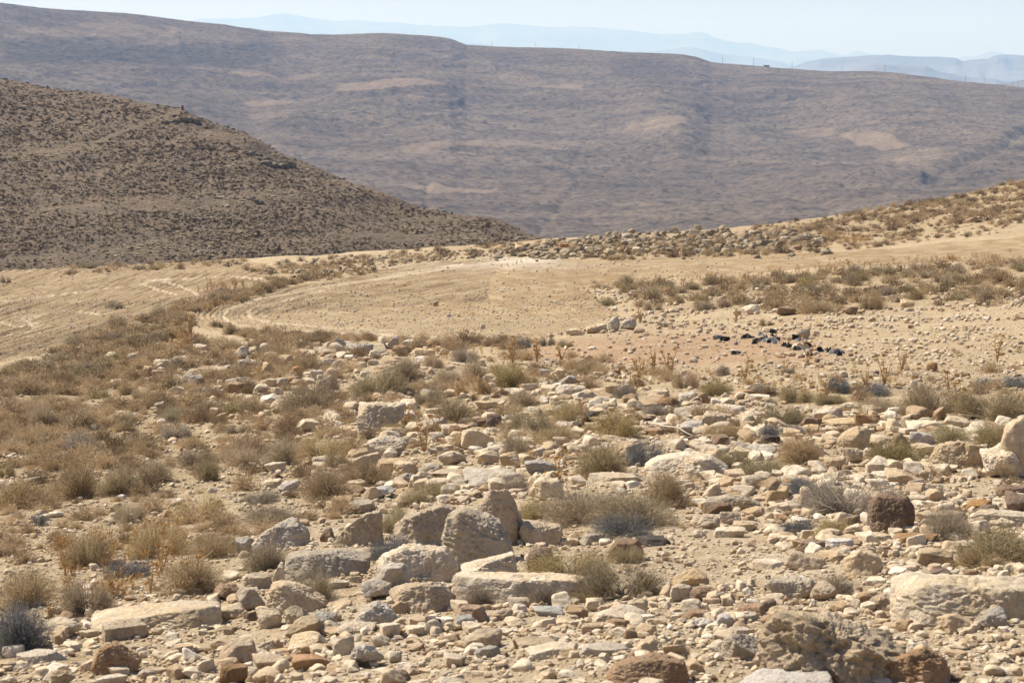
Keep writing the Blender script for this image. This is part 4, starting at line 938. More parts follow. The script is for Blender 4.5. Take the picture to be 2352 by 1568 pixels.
BUSH = [
 (108,1040,242,1152,'brown','big brown bush at left|biggest round brown bush on the left slope, above the furrowed bare strip'), (225,1062,325,1140,'brown',None), (318,1060,392,1113,'brown',None), (410,1022,495,1082,'brown',None), (446,1054,508,1109,'olive',None), (510,1012,610,1072,'brown',None), (605,1005,692,1070,'brown',None), (680,995,800,1066,'brown',None),
 (264,996,323,1038,'brown',None), (140,996,228,1048,'grey',None), (53,1003,94,1034,'brown',None), (62,924,128,990,'brown',None), (376,969,443,1010,'grey',None), (420,1000,475,1034,'brown',None), (356,938,426,969,'olive',None), (183,928,234,952,'brown',None), (302,887,357,918,'brown',None), (636,888,765,962,'brown','wide brown bush in the rocks|wide brown bush filling the gap left of the square flat-topped boulder'),
 (726,849,788,911,'grey',None), (671,811,730,850,'brown',None), (514,969,583,997,'brown',None), (-6,1054,36,1099,'olive',None), (-20,1102,112,1170,'brown',None), (680,1060,806,1152,'brown','orange-brown bush mass|big orange-brown bush left of the craggy grey rocks'), (740,1030,800,1080,'brown',None),
 (130,1212,255,1310,'brown','dark-hearted bush at left|round dark-hearted brown bush beside the bare furrowed strip'), (-20,1288,146,1402,'brown',None), (134,1322,262,1420,'brown',None), (-20,1384,106,1510,'blue-grey','dark bush in the corner|dark grey bush at the lower left corner'), (260,1148,337,1204,'brown',None), (400,1130,526,1200,'brown',None), (278,1192,434,1284,'brown',None), (418,1212,584,1284,'brown',None),
 (366,1276,516,1370,'brown','tawny bush below the thistles|large tawny bush above the pale bedrock slab'), (558,1250,662,1315,'olive',None), (680,1292,772,1388,'olive','olive bush on the block|olive bush with grey dead twigs growing in front of the flat-topped block'), (236,1278,348,1332,'blue-grey',None), (562,1155,687,1206,'brown',None), (72,1176,108,1208,'blue-grey',None), (552,1122,646,1160,'grey',None),
 (864,1148,949,1230,'olive','olive bush by the slanting boulder|olive bush between the slanting tan boulder and the domed boulder'), (836,1220,940,1290,'blue-grey',None), (970,1190,1030,1246,'blue-grey',None), (902,1110,1050,1158,'olive',None), (1190,1135,1290,1196,'golden',None), (1252,1098,1455,1206,'brown','wide pale brown bush|wide pale brown bush spreading behind the squarish boulder'), (1354,1128,1556,1218,'olive','big olive bush|biggest olive-brown bush, right of the boulder cluster'), (1484,1068,1582,1172,'brown','dark upright bush|dark upright brown bush at the foot of the domed slab'),
 (1360,1180,1530,1236,'blue-grey',None), (1230,1250,1400,1340,'golden','yellow-olive bush|yellow-olive bush right of the smooth brown rock'), (1340,1276,1530,1384,'olive','grey-olive bush|straggly grey-olive bush below the yellow-olive bush'), (1064,1342,1132,1390,'grey',None), (1210,1338,1284,1392,'grey',None), (1404,1246,1478,1298,'golden',None), (1142,1082,1218,1138,'grey',None),
 (803,846,924,922,'olive',None), (888,822,968,880,'brown',None), (948,884,1023,934,'grey',None), (992,908,1091,980,'brown',None), (998,840,1064,891,'brown',None), (1060,822,1119,884,'brown',None), (1124,825,1204,894,'golden','orange-brown bush|bright orange-brown bush tangled with thistle stalks near the centre'), (1190,856,1238,897,'brown',None), (1162,922,1274,1004,'golden','golden-brown bush|large golden-brown bush just below the centre'), (1252,912,1344,984,'olive',None), (1224,966,1341,1026,'brown',None),
 (1354,938,1478,1008,'golden','yellow bush|yellowest low bush, right of the dark brown stone'), (1422,1000,1530,1074,'blue-grey','dark blue-grey bush|dark blue-grey dead bush left of the domed slab'), (1320,1014,1444,1108,'olive',None), (1142,988,1232,1052,'brown',None), (872,970,944,1001,'brown',None), (1036,792,1098,834,'grey',None), (968,812,1023,847,'brown',None), (1187,772,1218,802,'blue-grey',None), (1238,769,1276,796,'grey',None), (1286,779,1320,799,'olive',None), (1320,833,1385,864,'olive',None), (1402,881,1464,916,'grey',None), (1166,899,1232,936,'brown',None), (773,935,815,972,'brown',None), (1479,926,1535,955,'grey',None), (772,1054,903,1118,'brown',None),
 (1782,876,1872,929,'brown',None), (1752,920,1859,976,'golden',None), (1746,970,1852,1008,'blue-grey',None), (1896,868,1964,905,'blue-grey','left dark cushion|left of two dark blue-grey cushion bushes below the bare ground'), (1957,877,2043,912,'blue-grey','right dark cushion|right of two dark blue-grey cushion bushes below the bare ground'), (2243,856,2352,894,'blue-grey',None), (1605,867,1678,912,'olive',None), (1548,843,1610,894,'brown',None), (2068,870,2220,956,'brown',None), (2195,884,2370,970,'brown',None), (1988,1003,2112,1066,'olive','soft olive bush|soft rounded olive bush left of the big sunlit boulder'), (2133,979,2228,1024,'golden',None), (2243,969,2315,1031,'golden',None),
 (1782,1003,1894,1068,'brown','brown bush with dead stems|brown bush with dark dead stems at its base above the big grey bush'), (1688,1046,1818,1100,'golden','olive-gold bush|low olive-gold bush at the right end of the domed slab'), (1640,1030,1716,1078,'golden',None), (1836,1078,2064,1194,'grey','big grey-topped bush|biggest bush at right, grey-brown with a blue-grey right side'), (1800,1098,1876,1150,'blue-grey',None), (1966,914,2060,959,'olive',None), (1868,901,1947,932,'olive',None), (1640,836,1682,864,'grey',None), (1793,840,1828,860,'grey',None), (1724,878,1776,908,'grey',None), (1616,965,1705,1007,'brown',None),
 (1783,1188,1872,1232,'blue-grey',None), (1865,1195,1951,1242,'golden',None), (2106,1168,2234,1242,'grey',None), (2215,1204,2375,1304,'golden',None), (2184,1249,2320,1310,'brown',None), (1840,1306,1978,1376,'grey',None), (2122,1106,2165,1143,'grey',None), (2030,1130,2062,1170,'blue-grey',None), (1475,655,1522,690,'olive',None),
 (1974,671,2030,714,'brown','round bush by dark rock|tall round brown bush standing beside the brown rock on the right terrace'), (1836,690,1920,722,'brown',None), (1368,684,1420,704,'olive',None), (1366,649,1402,664,'olive',None), (1506,736,1536,752,'grey',None), (1746,730,1775,750,'brown',None), (510,742,545,770,'brown',None), (540,752,600,772,'brown',None), (680,765,760,786,'brown',None), (240,690,290,712,'grey',None),
 (182,604,222,616,'olive',None), (300,607,336,620,'olive',None), (338,608,374,620,'olive',None), (0,635,26,652,'grey',None),
]
for b in BUSH: add_shrub(*b[:5], name=b[5])
STRIP = [(620, 655), (700, 640), (770, 632), (640, 664), (560, 690), (470, 712), (430, 742), (440, 770), (330, 800), (200, 860), (60, 905), (-60, 930), (-60, 880), (60, 840), (170, 790), (300, 742), (450, 700), (560, 668)]
TERR = [(1420, 660), (1520, 648), (1700, 640), (2050, 622), (2360, 600), (2360, 690), (2200, 695), (2040, 690), (1900, 716), (1760, 712), (1640, 716), (1480, 715)]
SLOPE = [(0, 900), (150, 850), (330, 800), (500, 790), (700, 800), (640, 870), (560, 1000), (300, 1010), (0, 1050)]
ZONES = [('in the dense strip of bushes between the two ploughed fields', STRIP, 78, (30, 52), ['brown', 'brown', 'olive', 'brown', 'brown']),
         ('on the bushy terrace at right beyond the bare ground', TERR, 66, (32, 58), ['brown', 'olive', 'brown', 'olive', 'brown']),
         ('on the bushy slope at left below the ploughed fields', SLOPE, 50, (32, 66), ['brown', 'brown', 'brown', 'olive', 'grey'])]
for nm, poly, n, (s0, s1), kinds in ZONES:
    made = tries = 0
    while made < n and tries < 3000 and len(SHRUBS) < 300:
        tries += 1
        x, y = pick(poly, _rs); wv = _rs.uniform(s0, s1) * np.interp(y, [600, 720, 900], [0.75, 0.95, 1.15])
        if tries < 2500 and any(abs(x - q['x']) < 0.33 * (wv + q['w']) and abs(y - q['y']) < 0.17 * (wv + q['w']) for q in SHRUBS): continue
        if add_shrub(x - wv / 2, y - wv * _rs.uniform(0.48, 0.62), x + wv / 2, y, _rs.choice(kinds), belt=nm, near=False): made += 1
print('shrubs', len(SHRUBS))

# ---- the scrub nobody could count: one object of small tufts on the far slopes, the brow and between the bushes
def tuft(seed, n, tw):
    V, F, h = twig_cushion(seed, n, tw, 0, h=0.75, rough=0.3, up=0.2)
    return V, F
TF = [tuft(900 + k, 240, 0.036) for k in range(6)]; TN = [tuft(950 + k, 1000, 0.015) for k in range(6)]
def dot(seed):
    rng = np.random.default_rng(seed); D = rng.normal(size=(26, 3)); D[:, 2] = np.abs(D[:, 2]); D /= np.linalg.norm(D, axis=1)[:, None]
    c = D * rng.uniform(0.3, 0.85, (26, 1)); T = c[:, None, :] + rng.normal(0, 0.24, (26, 3, 3)); T[..., 2] = np.maximum(T[..., 2] * 0.8, 0)
    return T.reshape(-1, 3), np.arange(78).reshape(-1, 3), None
TD = [dot(700 + k) for k in range(8)]
tp, ts, tr_, th, tl = [], [], [], [], []
def add_tufts(px, py, gx, gy, gr, wpx, lod, hue):
    w = wpx * gr / FPX * 0.5; n = len(px)
    tp.append(np.stack([gx, gy, GROUND.zxy(gx, gy)], -1)); ts.append(np.stack([w, w, w * rg.uniform(0.8, 1.3, n)], -1)); tr_.append(rg.uniform(0, 6.28, n)); th.append(hue); tl.append(np.full(n, lod))
def zone(n, poly, s0, s1, lod, h0=0.2, h1=0.8, p=1.6):
    xs, ys = [a for a, b in poly], [b for a, b in poly]; got = []
    for _ in range(12):
        q = scatter(2500, (min(xs), max(xs)), (min(ys), max(ys)), rg, lambda px, py, x, y: in_poly(px, py, poly) * np.clip(0.55 + 0.9 * noise2(x / 5, y / 5), 0.05, 1))
        got.append(q)
        if sum(len(g_[0]) for g_ in got) >= n: break
    q = [np.concatenate([g_[k] for g_ in got])[:n] for k in range(5)]
    k = len(q[0]); add_tufts(*q, s0 + (s1 - s0) * rg.random(k) ** p, lod, rg.uniform(h0, h1, k))
zone(1700, [(1860, 520), (1980, 470), (2120, 430), (2352, 395), (2620, 360), (2620, 470), (2352, 505), (2100, 525), (1900, 552)], 8, 28, 0)
zone(140, [(1690, 548), (1780, 498), (1900, 468), (1930, 560), (1880, 572)], 8, 26, 0)
zone(260, [(1900, 552), (2352, 500), (2620, 470), (2620, 490), (2352, 530), (1950, 575)], 8, 24, 0)
zone(330, [(560, 620), (760, 588), (1000, 574), (1240, 552), (1240, 575), (1000, 596), (780, 640), (640, 655)], 8, 28, 0)
zone(700, [(1240, 560), (1640, 540), (1890, 550), (1900, 580), (1380, 598)], 10, 30, 0)
zone(50, [(150, 618), (330, 606), (560, 600), (560, 612), (330, 622), (150, 632)], 10, 34, 0)
zone(640, TERR_PX, 16, 50, 0, 0.3, 0.75)
zone(700, STRIP, 18, 46, 0, 0.28, 0.7)
zone(560, SLOPE, 20, 72, 1, 0.3, 0.8)
zone(720, [(-700, 1040), (0, 1000), (560, 950), (800, 900), (820, 1180), (560, 1240), (0, 1300), (-700, 1400)], 20, 90, 1, 0.3, 0.8)
zone(360, [(560, 780), (1100, 780), (1240, 800), (1560, 860), (1560, 1000), (900, 1040), (640, 900)], 18, 66, 1, 0.3, 0.8)
zone(270, [(1560, 860), (3200, 830), (3200, 1180), (1500, 1180)], 16, 64, 1, 0.3, 0.8)
zone(80, [(1000, 1180), (2620, 1180), (2620, 1400), (1000, 1400)], 14, 40, 1, 0.3, 0.8)
zone(150, [(480, 745), (620, 765), (1100, 786), (1240, 780), (1240, 800), (600, 790)], 14, 42, 1, 0.3, 0.8)
zone(90, [(1250, 640), (2352, 720), (2620, 720), (2620, 850), (1900, 850)], 8, 24, 0)
# the left hill is peppered with them
hp, hw = [], []
for _ in range(46000):
    px, py = rg.uniform(-250, 1260), rg.uniform(175, 632)
    if py < np.interp(px, [a for a, b in SIL_LEFT], [b for a, b in SIL_LEFT]) + 1: continue
    x, y, z, r = hit_sheet(HILL, px, py)
    if rg.random() > np.clip(0.85 + 1.1 * float(fbm2(np.array([x / 26]), np.array([y / 26]), 3)[0]) + 0.10 * math.sin(py / 9.0 + px / 60.0), 0.06, 1): continue
    if any(float(line_dist(np.array([px]), np.array([py]), p)[0]) < 3.5 for p in ([(0, 355), (120, 350), (230, 325), (330, 285), (420, 252)], [(60, 505), (110, 480), (230, 470)], [(240, 585), (300, 570), (470, 530), (560, 535)])): continue
    hp.append((x, y, z)); hw.append((4.0 + 8 * rg.random() ** 2.4) * r / FPX * 0.5)
hp, hw = np.array(hp), np.array(hw); n = len(hp)
tp.append(hp); ts.append(np.stack([hw, hw, hw * rg.uniform(0.8, 1.3, n)], -1)); tr_.append(rg.uniform(0, 6.28, n)); th.append(rg.random(n) * 0.33); tl.append(np.full(n, 2))
# and the far ridge is specked with bushes and outcropping stone
hp, hw = [], []
for _ in range(16000):
    px, py = rg.uniform(-150, 2500), rg.uniform(0, 545)
    if py < np.interp(px, [a for a, b in SIL_FAR], [b for a, b in SIL_FAR]) + 2 or (px < 1240 and py > np.interp(px, [a for a, b in SIL_LEFT], [b for a, b in SIL_LEFT]) + 6): continue
    x, y, z, r = hit_sheet(RIDGE, px, py)
    if rg.random() > np.clip(0.5 + 1.3 * float(fbm2(np.array([x / 160]), np.array([y / 160]), 3)[0]), 0.05, 1): continue
    hp.append((x, y, z - 0.3)); hw.append((1.6 + 4.0 * rg.random() ** 2.5) * r / FPX * 0.5)
hp, hw = np.array(hp), np.array(hw); n = len(hp)
tp.append(hp); ts.append(np.stack([hw * 1.3, hw, hw * rg.uniform(0.6, 1.1, n)], -1)); tr_.append(rg.normal(0, 0.3, n)); th.append(np.where(rg.random(n) < 0.22, rg.uniform(0.75, 1.0, n), rg.random(n) * 0.25)); tl.append(np.full(n, 2))
tp, ts, tr_, th, tl = map(np.concatenate, (tp, ts, tr_, th, tl))
MM = []
for lod, pr in ((0, TF), (1, TN), (2, TD)):
    s = np.where(tl == lod)[0]; MM.append(bake([p_[:2] for p_ in pr], tp[s], ts[s], tr_[s], rg.integers(0, 6, len(s)), th[s]))
m = Mat('small_scrub'); t = m.attr('hue')
col = m.ramp(t, (0.0, (0.06, 0.05, 0.04)), (0.2, (0.13, 0.095, 0.06)), (0.35, (0.24, 0.165, 0.095)), (0.6, (0.46, 0.335, 0.19)), (1.0, (0.62, 0.465, 0.28)))
d = m.n('ShaderNodeBsdfDiffuse', i_Color=col); tr2 = m.n('ShaderNodeBsdfTranslucent', i_Color=col); mx = m.n('ShaderNodeMixShader', i_0=0.3)
m.put(mx.inputs[1], d.outputs[0]); m.put(mx.inputs[2], tr2.outputs[0]); m.t.links.new(mx.outputs[0], m.out.inputs['Surface'])
SV, SF, SH_, n = [], [], [], 0
for v, f, a in MM:
    SV.append(v); SF.append(f + n); SH_.append(a); n += len(v)
tag(link('scrub', make_mesh('scrub', np.concatenate(SV), np.concatenate(SF), False, {'hue': np.concatenate(SH_)}), m.m), kind='stuff')
# ---- straw-coloured dry weeds along the field edges
wp, wh = [], []
for poly, n, s in (([(1320, 668), (1480, 645), (1700, 630), (1960, 606), (2352, 578), (2500, 565), (2500, 580), (2352, 592), (1960, 622), (1700, 645), (1480, 660), (1340, 675)], 900, 15), ([(480, 640), (620, 668), (560, 690), (430, 740), (400, 730)], 120, 22), ([(370, 790), (420, 770), (480, 790), (400, 820)], 60, 30), ([(1000, 800), (1250, 820), (1250, 930), (950, 930)], 90, 22), ([(1450, 820), (2100, 850), (2200, 920), (1450, 880)], 130, 20), ([(1880, 540), (2010, 545), (1980, 560), (1880, 560)], 60, 16), ([(920, 960), (1080, 990), (1060, 1060), (930, 1040)], 60, 30), ([(1180, 1060), (1330, 1050), (1330, 1120), (1200, 1130)], 70, 34), ([(130, 1260), (420, 1200), (440, 1400), (160, 1430)], 160, 42)):
    xs, ys = [a for a, b in poly], [b for a, b in poly]
    q = scatter(n * 3, (min(xs), max(xs)), (min(ys), max(ys)), rg, lambda px, py, x, y: in_poly(px, py, poly) * np.clip(0.5 + 1.3 * noise2(x / 3, y / 3), 0, 1))
    k = min(n, len(q[0])); wp.append(np.stack([q[2][:k], q[3][:k], GROUND.zxy(q[2][:k], q[3][:k])], -1)); wh.append(s * rg.uniform(0.4, 1.1, k) * q[4][:k] / FPX)
wp, wh = np.concatenate(wp), np.concatenate(wh)
def weed(seed):
    rng = np.random.default_rng(seed); Vs, Fs, k = [], [], 0
    for _ in range(9):
        a = rng.uniform(0, 6.28); l = rng.uniform(0.5, 1.0); lean = rng.uniform(0.05, 0.45)
        b = rng.normal(0, 0.08, 3) * (1, 1, 0); t = b + np.array([cos(a) * lean, sin(a) * lean, l]); s = np.array([sin(a), -cos(a), 0]) * 0.014
        segs = [(b, t)] + [(b + (t - b) * f, b + (t - b) * f + np.array([rng.normal(0, 0.16), rng.normal(0, 0.16), rng.uniform(0.1, 0.25)])) for f in rng.uniform(0.35, 0.95, 4)]
        for p, q in segs:
            Vs += [p - s, p + s, q + s * 0.6, q - s * 0.6]; Fs += [(k, k + 1, k + 2), (k, k + 2, k + 3)]; k += 4
            c = q + rng.normal(0, 0.02, 3)
            Vs += [c + rng.normal(0, 0.035, 3) for _ in range(3)]; Fs.append((k, k + 1, k + 2)); k += 3
    return np.array(Vs), np.array(Fs)
V, F, A = bake([weed(k) for k in range(6)], wp, np.stack([wh, wh, wh], -1), rg.uniform(0, 6.28, len(wp)), rg.integers(0, 6, len(wp)), rg.random(len(wp)))
m = Mat('straw'); col = m.ramp(m.attr('hue'), (0.0, (0.36, 0.20, 0.07)), (0.5, (0.47, 0.29, 0.115)), (1.0, (0.58, 0.42, 0.20)))
M_STRAW = m.bsdf(col, 0.8, None, 0.2)
tag(link('dry_grass', make_mesh('dry_grass', V, F, False, {'hue': A}), M_STRAW), kind='stuff')
# ================================================================== thistles, litter, sticks, poles, hut, marker, outcrops
m = Mat('thistle_straw'); n_ = m.noise(m.coord(), 40, 3)
M_STALK = m.bsdf(m.ramp(n_, (0.3, (0.36, 0.22, 0.085)), (0.7, (0.54, 0.38, 0.19))), 0.7, None, 0.25)
m = Mat('thistle_head'); n_ = m.noise(m.coord(), 60, 3)
M_HEAD = m.bsdf(m.ramp(n_, (0.3, (0.38, 0.20, 0.06)), (0.7, (0.56, 0.34, 0.12))), 0.7, None, 0.2)
m = Mat('bleached_stick'); n_ = m.noise(m.coord(), 30, 4)
M_STICK = m.bsdf(m.ramp(n_, (0.3, (0.36, 0.29, 0.20)), (0.7, (0.62, 0.54, 0.42))), 0.8, None, 0.2)
def spiky(seed, s):
    rng = np.random.default_rng(seed); D = rng.normal(size=(46, 3)); D[:, 2] = np.abs(D[:, 2]) * 0.7 - 0.15; D /= np.linalg.norm(D, axis=1)[:, None]
    Vs, Fs = [], []
    v, f = ico(1); Vs.append(v * (0.4, 0.4, 0.35)); Fs.append(f); k = len(v)
    for d in D:
        a = np.cross(d, (0.3, 0.5, 0.8)); a /= np.linalg.norm(a); b = np.cross(d, a)
        Vs.append(np.array([d * 0.3 + a * 0.09, d * 0.3 - a * 0.05 + b * 0.08, d * 0.3 - a * 0.05 - b * 0.08, d * rng.uniform(0.8, 1.25)])); Fs.append(np.array([(0, 1, 3), (1, 2, 3), (2, 0, 3)]) + k); k += 4
    return np.concatenate(Vs) * s, np.concatenate(Fs)
THIST = []
def thistle(px, py, hpx, seed, label, stems=4, group='dried thistles on the stony slope', lean=0.25):
    gx, gy, gr = (float(a[0]) for a in GROUND.hit(px, py))
    if gr != gr: return
    gz = float(GROUND.zxy(np.array(gx), np.array(gy))); h = hpx * gr / FPX; rng = np.random.default_rng(seed)
    th_ = max(0.003, 0.00020 * gr)
    root = bpy.data.objects.new('thistle', None); COL.objects.link(root); root.location = (gx, gy, gz - 0.01)
    tag(root, label, 'thistle', group)
    parts, heads = [], []
    for k in range(stems):
        a = rng.uniform(0, 6.28); l = h * rng.uniform(0.55, 1.0) if k else h
        d = np.array([cos(a) * lean * rng.uniform(0.3, 1.6), sin(a) * lean * 0.6, 1.0]); d /= np.linalg.norm(d)
        p = [np.zeros(3)]
        for s in range(4): p.append(p[-1] + (d + rng.normal(0, 0.09, 3)) * l / 4)
        parts.append(tube(p, np.linspace(th_ * 1.6, th_ * 0.8, 5), 5)); heads.append(p[-1])
        for s in (1, 2, 3):
            for _ in range(3):
                q = p[s] + (rng.normal(0, 0.14, 3) + (0, 0, 0.06)) * h
                parts.append(tube([p[s], q], [th_ * 0.8, th_ * 0.35], 4))
                if rng.random() < 0.3: heads.append(q)
    V, F = join(parts); link('stalk', make_mesh('stalk', V, F, True), M_STALK, root)
    for k, q in enumerate(heads[:7]):
        v, f = spiky(seed * 10 + k, h * rng.uniform(0.055, 0.085) + 0.004 * (gr / 20)); link('flower_head', make_mesh('flower_head', v, f, False), M_HEAD, root, q)
    THIST.append(root)
TL = [(371,1318,102,5,'tall orange thistle with three upright stalks above the bedrock slab'), (345,1362,70,3,'short orange thistle right beside the tall three-stalked one'), (262,1372,60,4,'low orange thistle among brown bushes left of the bedrock slab'), (116,1420,46,4,'small orange thistle over the dark corner bush'), (214,1400,62,4,'bushy orange thistle between the dark corner bush and the bedrock slab'), (440,1362,112,2,'thin bleached thistle with a bent top above the bedrock slab'),
 (1178,835,62,5,'tall thistle behind the bright orange-brown bush'), (1234,830,56,5,'spreading thistle right of the bright orange-brown bush'), (1290,828,40,4,'small thistle on the path right of the orange-brown bush'), (1110,905,50,5,'low orange thistle below the bright orange-brown bush'), (1050,915,46,5,'orange thistle in stones left of the golden-brown bush'), (975,1040,96,4,'tall orange thistle right of the craggy grey boulder'), (930,985,70,4,'orange thistle at the right foot of the square flat-topped boulder'), (1010,1010,60,4,'orange thistle below the brown bushes near the craggy boulder'),
 (1285,1112,84,4,'bright orange thistle just right of the blue-grey boulder'), (1240,1130,50,4,'small orange thistle in front of the blue-grey boulder'), (1540,862,78,5,'tall branching thistle at the lower edge of the reddish bare soil'), (1500,856,60,5,'broad orange thistle left of the tall branching one below the bare soil'), (1468,868,44,4,'low thistle furthest left of those below the bare soil'), (1340,975,60,3,'thin thistle stalk above the golden-brown bush'),
 (1856,838,66,2,'bare two-stalked thistle below the black plastic'), (2030,888,74,6,'tall orange thistle behind the right dark cushion bush'), (1990,905,70,4,'orange thistle between the two dark cushion bushes'), (1900,912,50,4,'orange thistle at the left dark cushion bush'), (2070,852,50,5,'leaning thistle by the round rusty stone'), (2200,960,84,3,'long leaning thistle stalk in the pale brown bushes at right'), (2290,830,60,4,'thin pale thistle on bare ground near the right edge'), (1710,876,56,4,'thin thistle near the small grey bush below the bare soil'),
 (2180,900,50,4,'orange thistle above the pale brown bushes at right'), (1396,1000,60,2,'single thistle stalk beside the yellow bush'), (1690,740,34,4,'short thistle on the terrace edge left of the plastic litter'), (1470,742,34,4,'short orange thistle right of the small stone heap'), (1455,905,70,3,'tall thin thistle in the stones left of the olive shrub'), (440,770,44,5,'pale orange thistle at the corner of the middle ploughed field')]
for k, t in enumerate(TL): thistle(t[0], t[1], t[2], 50 + k, t[4], t[3])

def stick(pts, rad, label):
    P = []
    for x, y, up in pts:
        gx, gy, gr = (float(a[0]) for a in GROUND.hit(x, y)); P.append((gx, gy, float(GROUND.zxy(np.array(gx), np.array(gy))) + up))
    P = np.array(P); c = P[0].copy(); gr = math.hypot(c[0], c[1])
    Q = [P[0] - c]
    for a, b in zip(P[:-1], P[1:]):
        for t in (0.33, 0.66, 1.0): Q.append(a + (b - a) * t - c + np.random.default_rng(len(Q)).normal(0, 0.012, 3))
    r = np.linspace(rad, rad * 0.4, len(Q)); parts = [tube(Q, r, 6)]
    rng = np.random.default_rng(int(pts[0][0]))
    for k in range(2, len(Q) - 1, 2): parts.append(tube([Q[k], Q[k] + rng.normal(0, 0.09, 3) + (0, 0, 0.05)], [r[k] * 0.6, r[k] * 0.25], 4))
    V, F = join(parts); tag(link('dead_branch', make_mesh('dead_branch', V, F, True), M_STICK, None, c), label, 'dead branch', 'bleached dead branches on the slope')
stick([(1040, 835, .02), (1085, 845, .05), (1130, 857, .1)], 0.02, 'bleached branch lying left of the bright orange-brown bush')
stick([(762, 940, .02), (800, 930, .1), (858, 908, .15)], 0.012, 'thin bleached branch leaning left of the square flat-topped boulder')
stick([(720, 985, .02), (770, 975, .08), (820, 968, .1)], 0.012, 'thin bleached branch below the square flat-topped boulder')
stick([(1490, 980, .05), (1545, 1000, .1), (1590, 1020, .12)], 0.011, 'thin dark-barked branch across stones above the domed slab')
stick([(2230, 1205, .05), (2280, 1203, .08)], 0.009, 'pale twig lying across the slab near the right edge')
stick([(1950, 800, .01), (2000, 812, .03), (2040, 818, .02)], 0.018, 'pale stick on bare soil right of the plastic litter')
stick([(1800, 830, .01), (1860, 836, .03)], 0.012, 'pale straight stick on reddish soil below the plastic litter')
stick([(310, 1240, .03), (350, 1235, .12), (400, 1230, .16)], 0.008, 'thin pale twig over brown bushes above the tall thistle')

# ---- scraps of black plastic
m = Mat('black_plastic'); n_ = m.noise(m.coord(), 9, 5, 0.6)
M_PLAST = m.bsdf(m.ramp(n_, (0.35, (0.016, 0.014, 0.012)), (0.6, (0.035, 0.031, 0.027)), (0.75, (0.14, 0.125, 0.10))), 0.7, m.bump(n_, 0.5, 0.02), 0.12)
m = Mat('dusty_plastic'); n_ = m.noise(m.coord(), 7, 5, 0.6)
M_DUSTY = m.bsdf(m.ramp(n_, (0.3, (0.07, 0.068, 0.064)), (0.55, (0.22, 0.21, 0.19)), (0.75, (0.42, 0.39, 0.34))), 0.7, m.bump(n_, 0.5, 0.02), 0.15)
def scrap(x0, y0, x1, y1, shape, mat, label):
    seed = int(x0 * 13 + y0); rng = np.random.default_rng(seed)
    gx, gy, gr = (float(a[0]) for a in GROUND.hit((x0 + x1) / 2, y1)); gz = float(GROUND.zxy(np.array(gx), np.array(gy)))
    w, h = 1.15 * (x1 - x0) * gr / FPX, max(0.9 * (y1 - y0) * gr / FPX, 0.12)
    nu, nv = 26, 18
    u, v = np.meshgrid(np.linspace(0, 1, nu), np.linspace(0, 1, nv))
    if shape == 'tube':                                                    # a crushed length of hose, open at its ends
        a = v * 2 * pi * 0.97; r = h * 0.5
        x = (u - 0.5) * w; y = r * 1.1 * np.cos(a); z = r * np.sin(a) * (0.8 + 0.2 * np.sin(u * 5)) + r * 0.9
        P = np.stack([x, y + 0.18 * w * np.sin(u * 2.4 + seed), z], -1)
    else:                                                                   # a crumpled sheet
        x = (u - 0.5) * w; y = (v - 0.5) * w * 0.7; q = np.stack([u * 2.0 + seed, v * 1.7, 0 * u], -1).reshape(-1, 3)
        dome = np.sqrt(np.clip((1 - (2 * u - 1) ** 4) * (1 - (2 * v - 1) ** 4), 0, 1))
        z = h * dome * np.clip(0.55 + 0.75 * noise3(q * 1.3).reshape(u.shape) + 0.25 * np.abs(fbm3(q * 3.1, 2)).reshape(u.shape), 0.1, 1.1)
        P = np.stack([x + 0.08 * w * noise3(q * 1.3 + 9).reshape(u.shape), y + 0.1 * w * noise3(q * 1.2 + 4).reshape(u.shape), z], -1)
    q = P.reshape(-1, 3)
    q = q + 0.06 * h * np.stack([noise3(q / h * 1.6 + 1), noise3(q / h * 1.6 + 5), noise3(q / h * 1.6 + 8)], -1)
    F4 = grid_faces(nv, nu)
    N = np.zeros_like(q); e = np.cross(q[F4[:, 1]] - q[F4[:, 0]], q[F4[:, 3]] - q[F4[:, 0]])
    for k in range(4): np.add.at(N, F4[:, k], e)
    N /= np.linalg.norm(N, axis=1)[:, None] + 1e-9
    q2 = q - N * 0.012; n = len(q)
    bd = [j for j in range(nu)] + [i * nu + nu - 1 for i in range(1, nv)] + [(nv - 1) * nu + j for j in range(nu - 2, -1, -1)] + [i * nu for i in range(nv - 2, 0, -1)]
    rim = np.array([(a, b, b + n, a + n) for a, b in zip(bd, bd[1:] + bd[:1])])
    nm = 'plastic_hose' if shape == 'tube' else 'plastic_sheet'
    o = link(nm, make_mesh(nm, np.concatenate([q, q2]), np.concatenate([F4, F4[:, ::-1] + n, rim]), True), mat, None, (gx, gy, gz))
    if shape == 'tube': o.rotation_euler = (0, 0, rng.normal(0.2, 0.35))
    tag(o, label, 'plastic scrap', 'scraps of dumped black plastic')
def Lz(zx, zy): return 1596 + zx * 0.1562, 718 + zy * 0.1562               # from the enlarged litter view
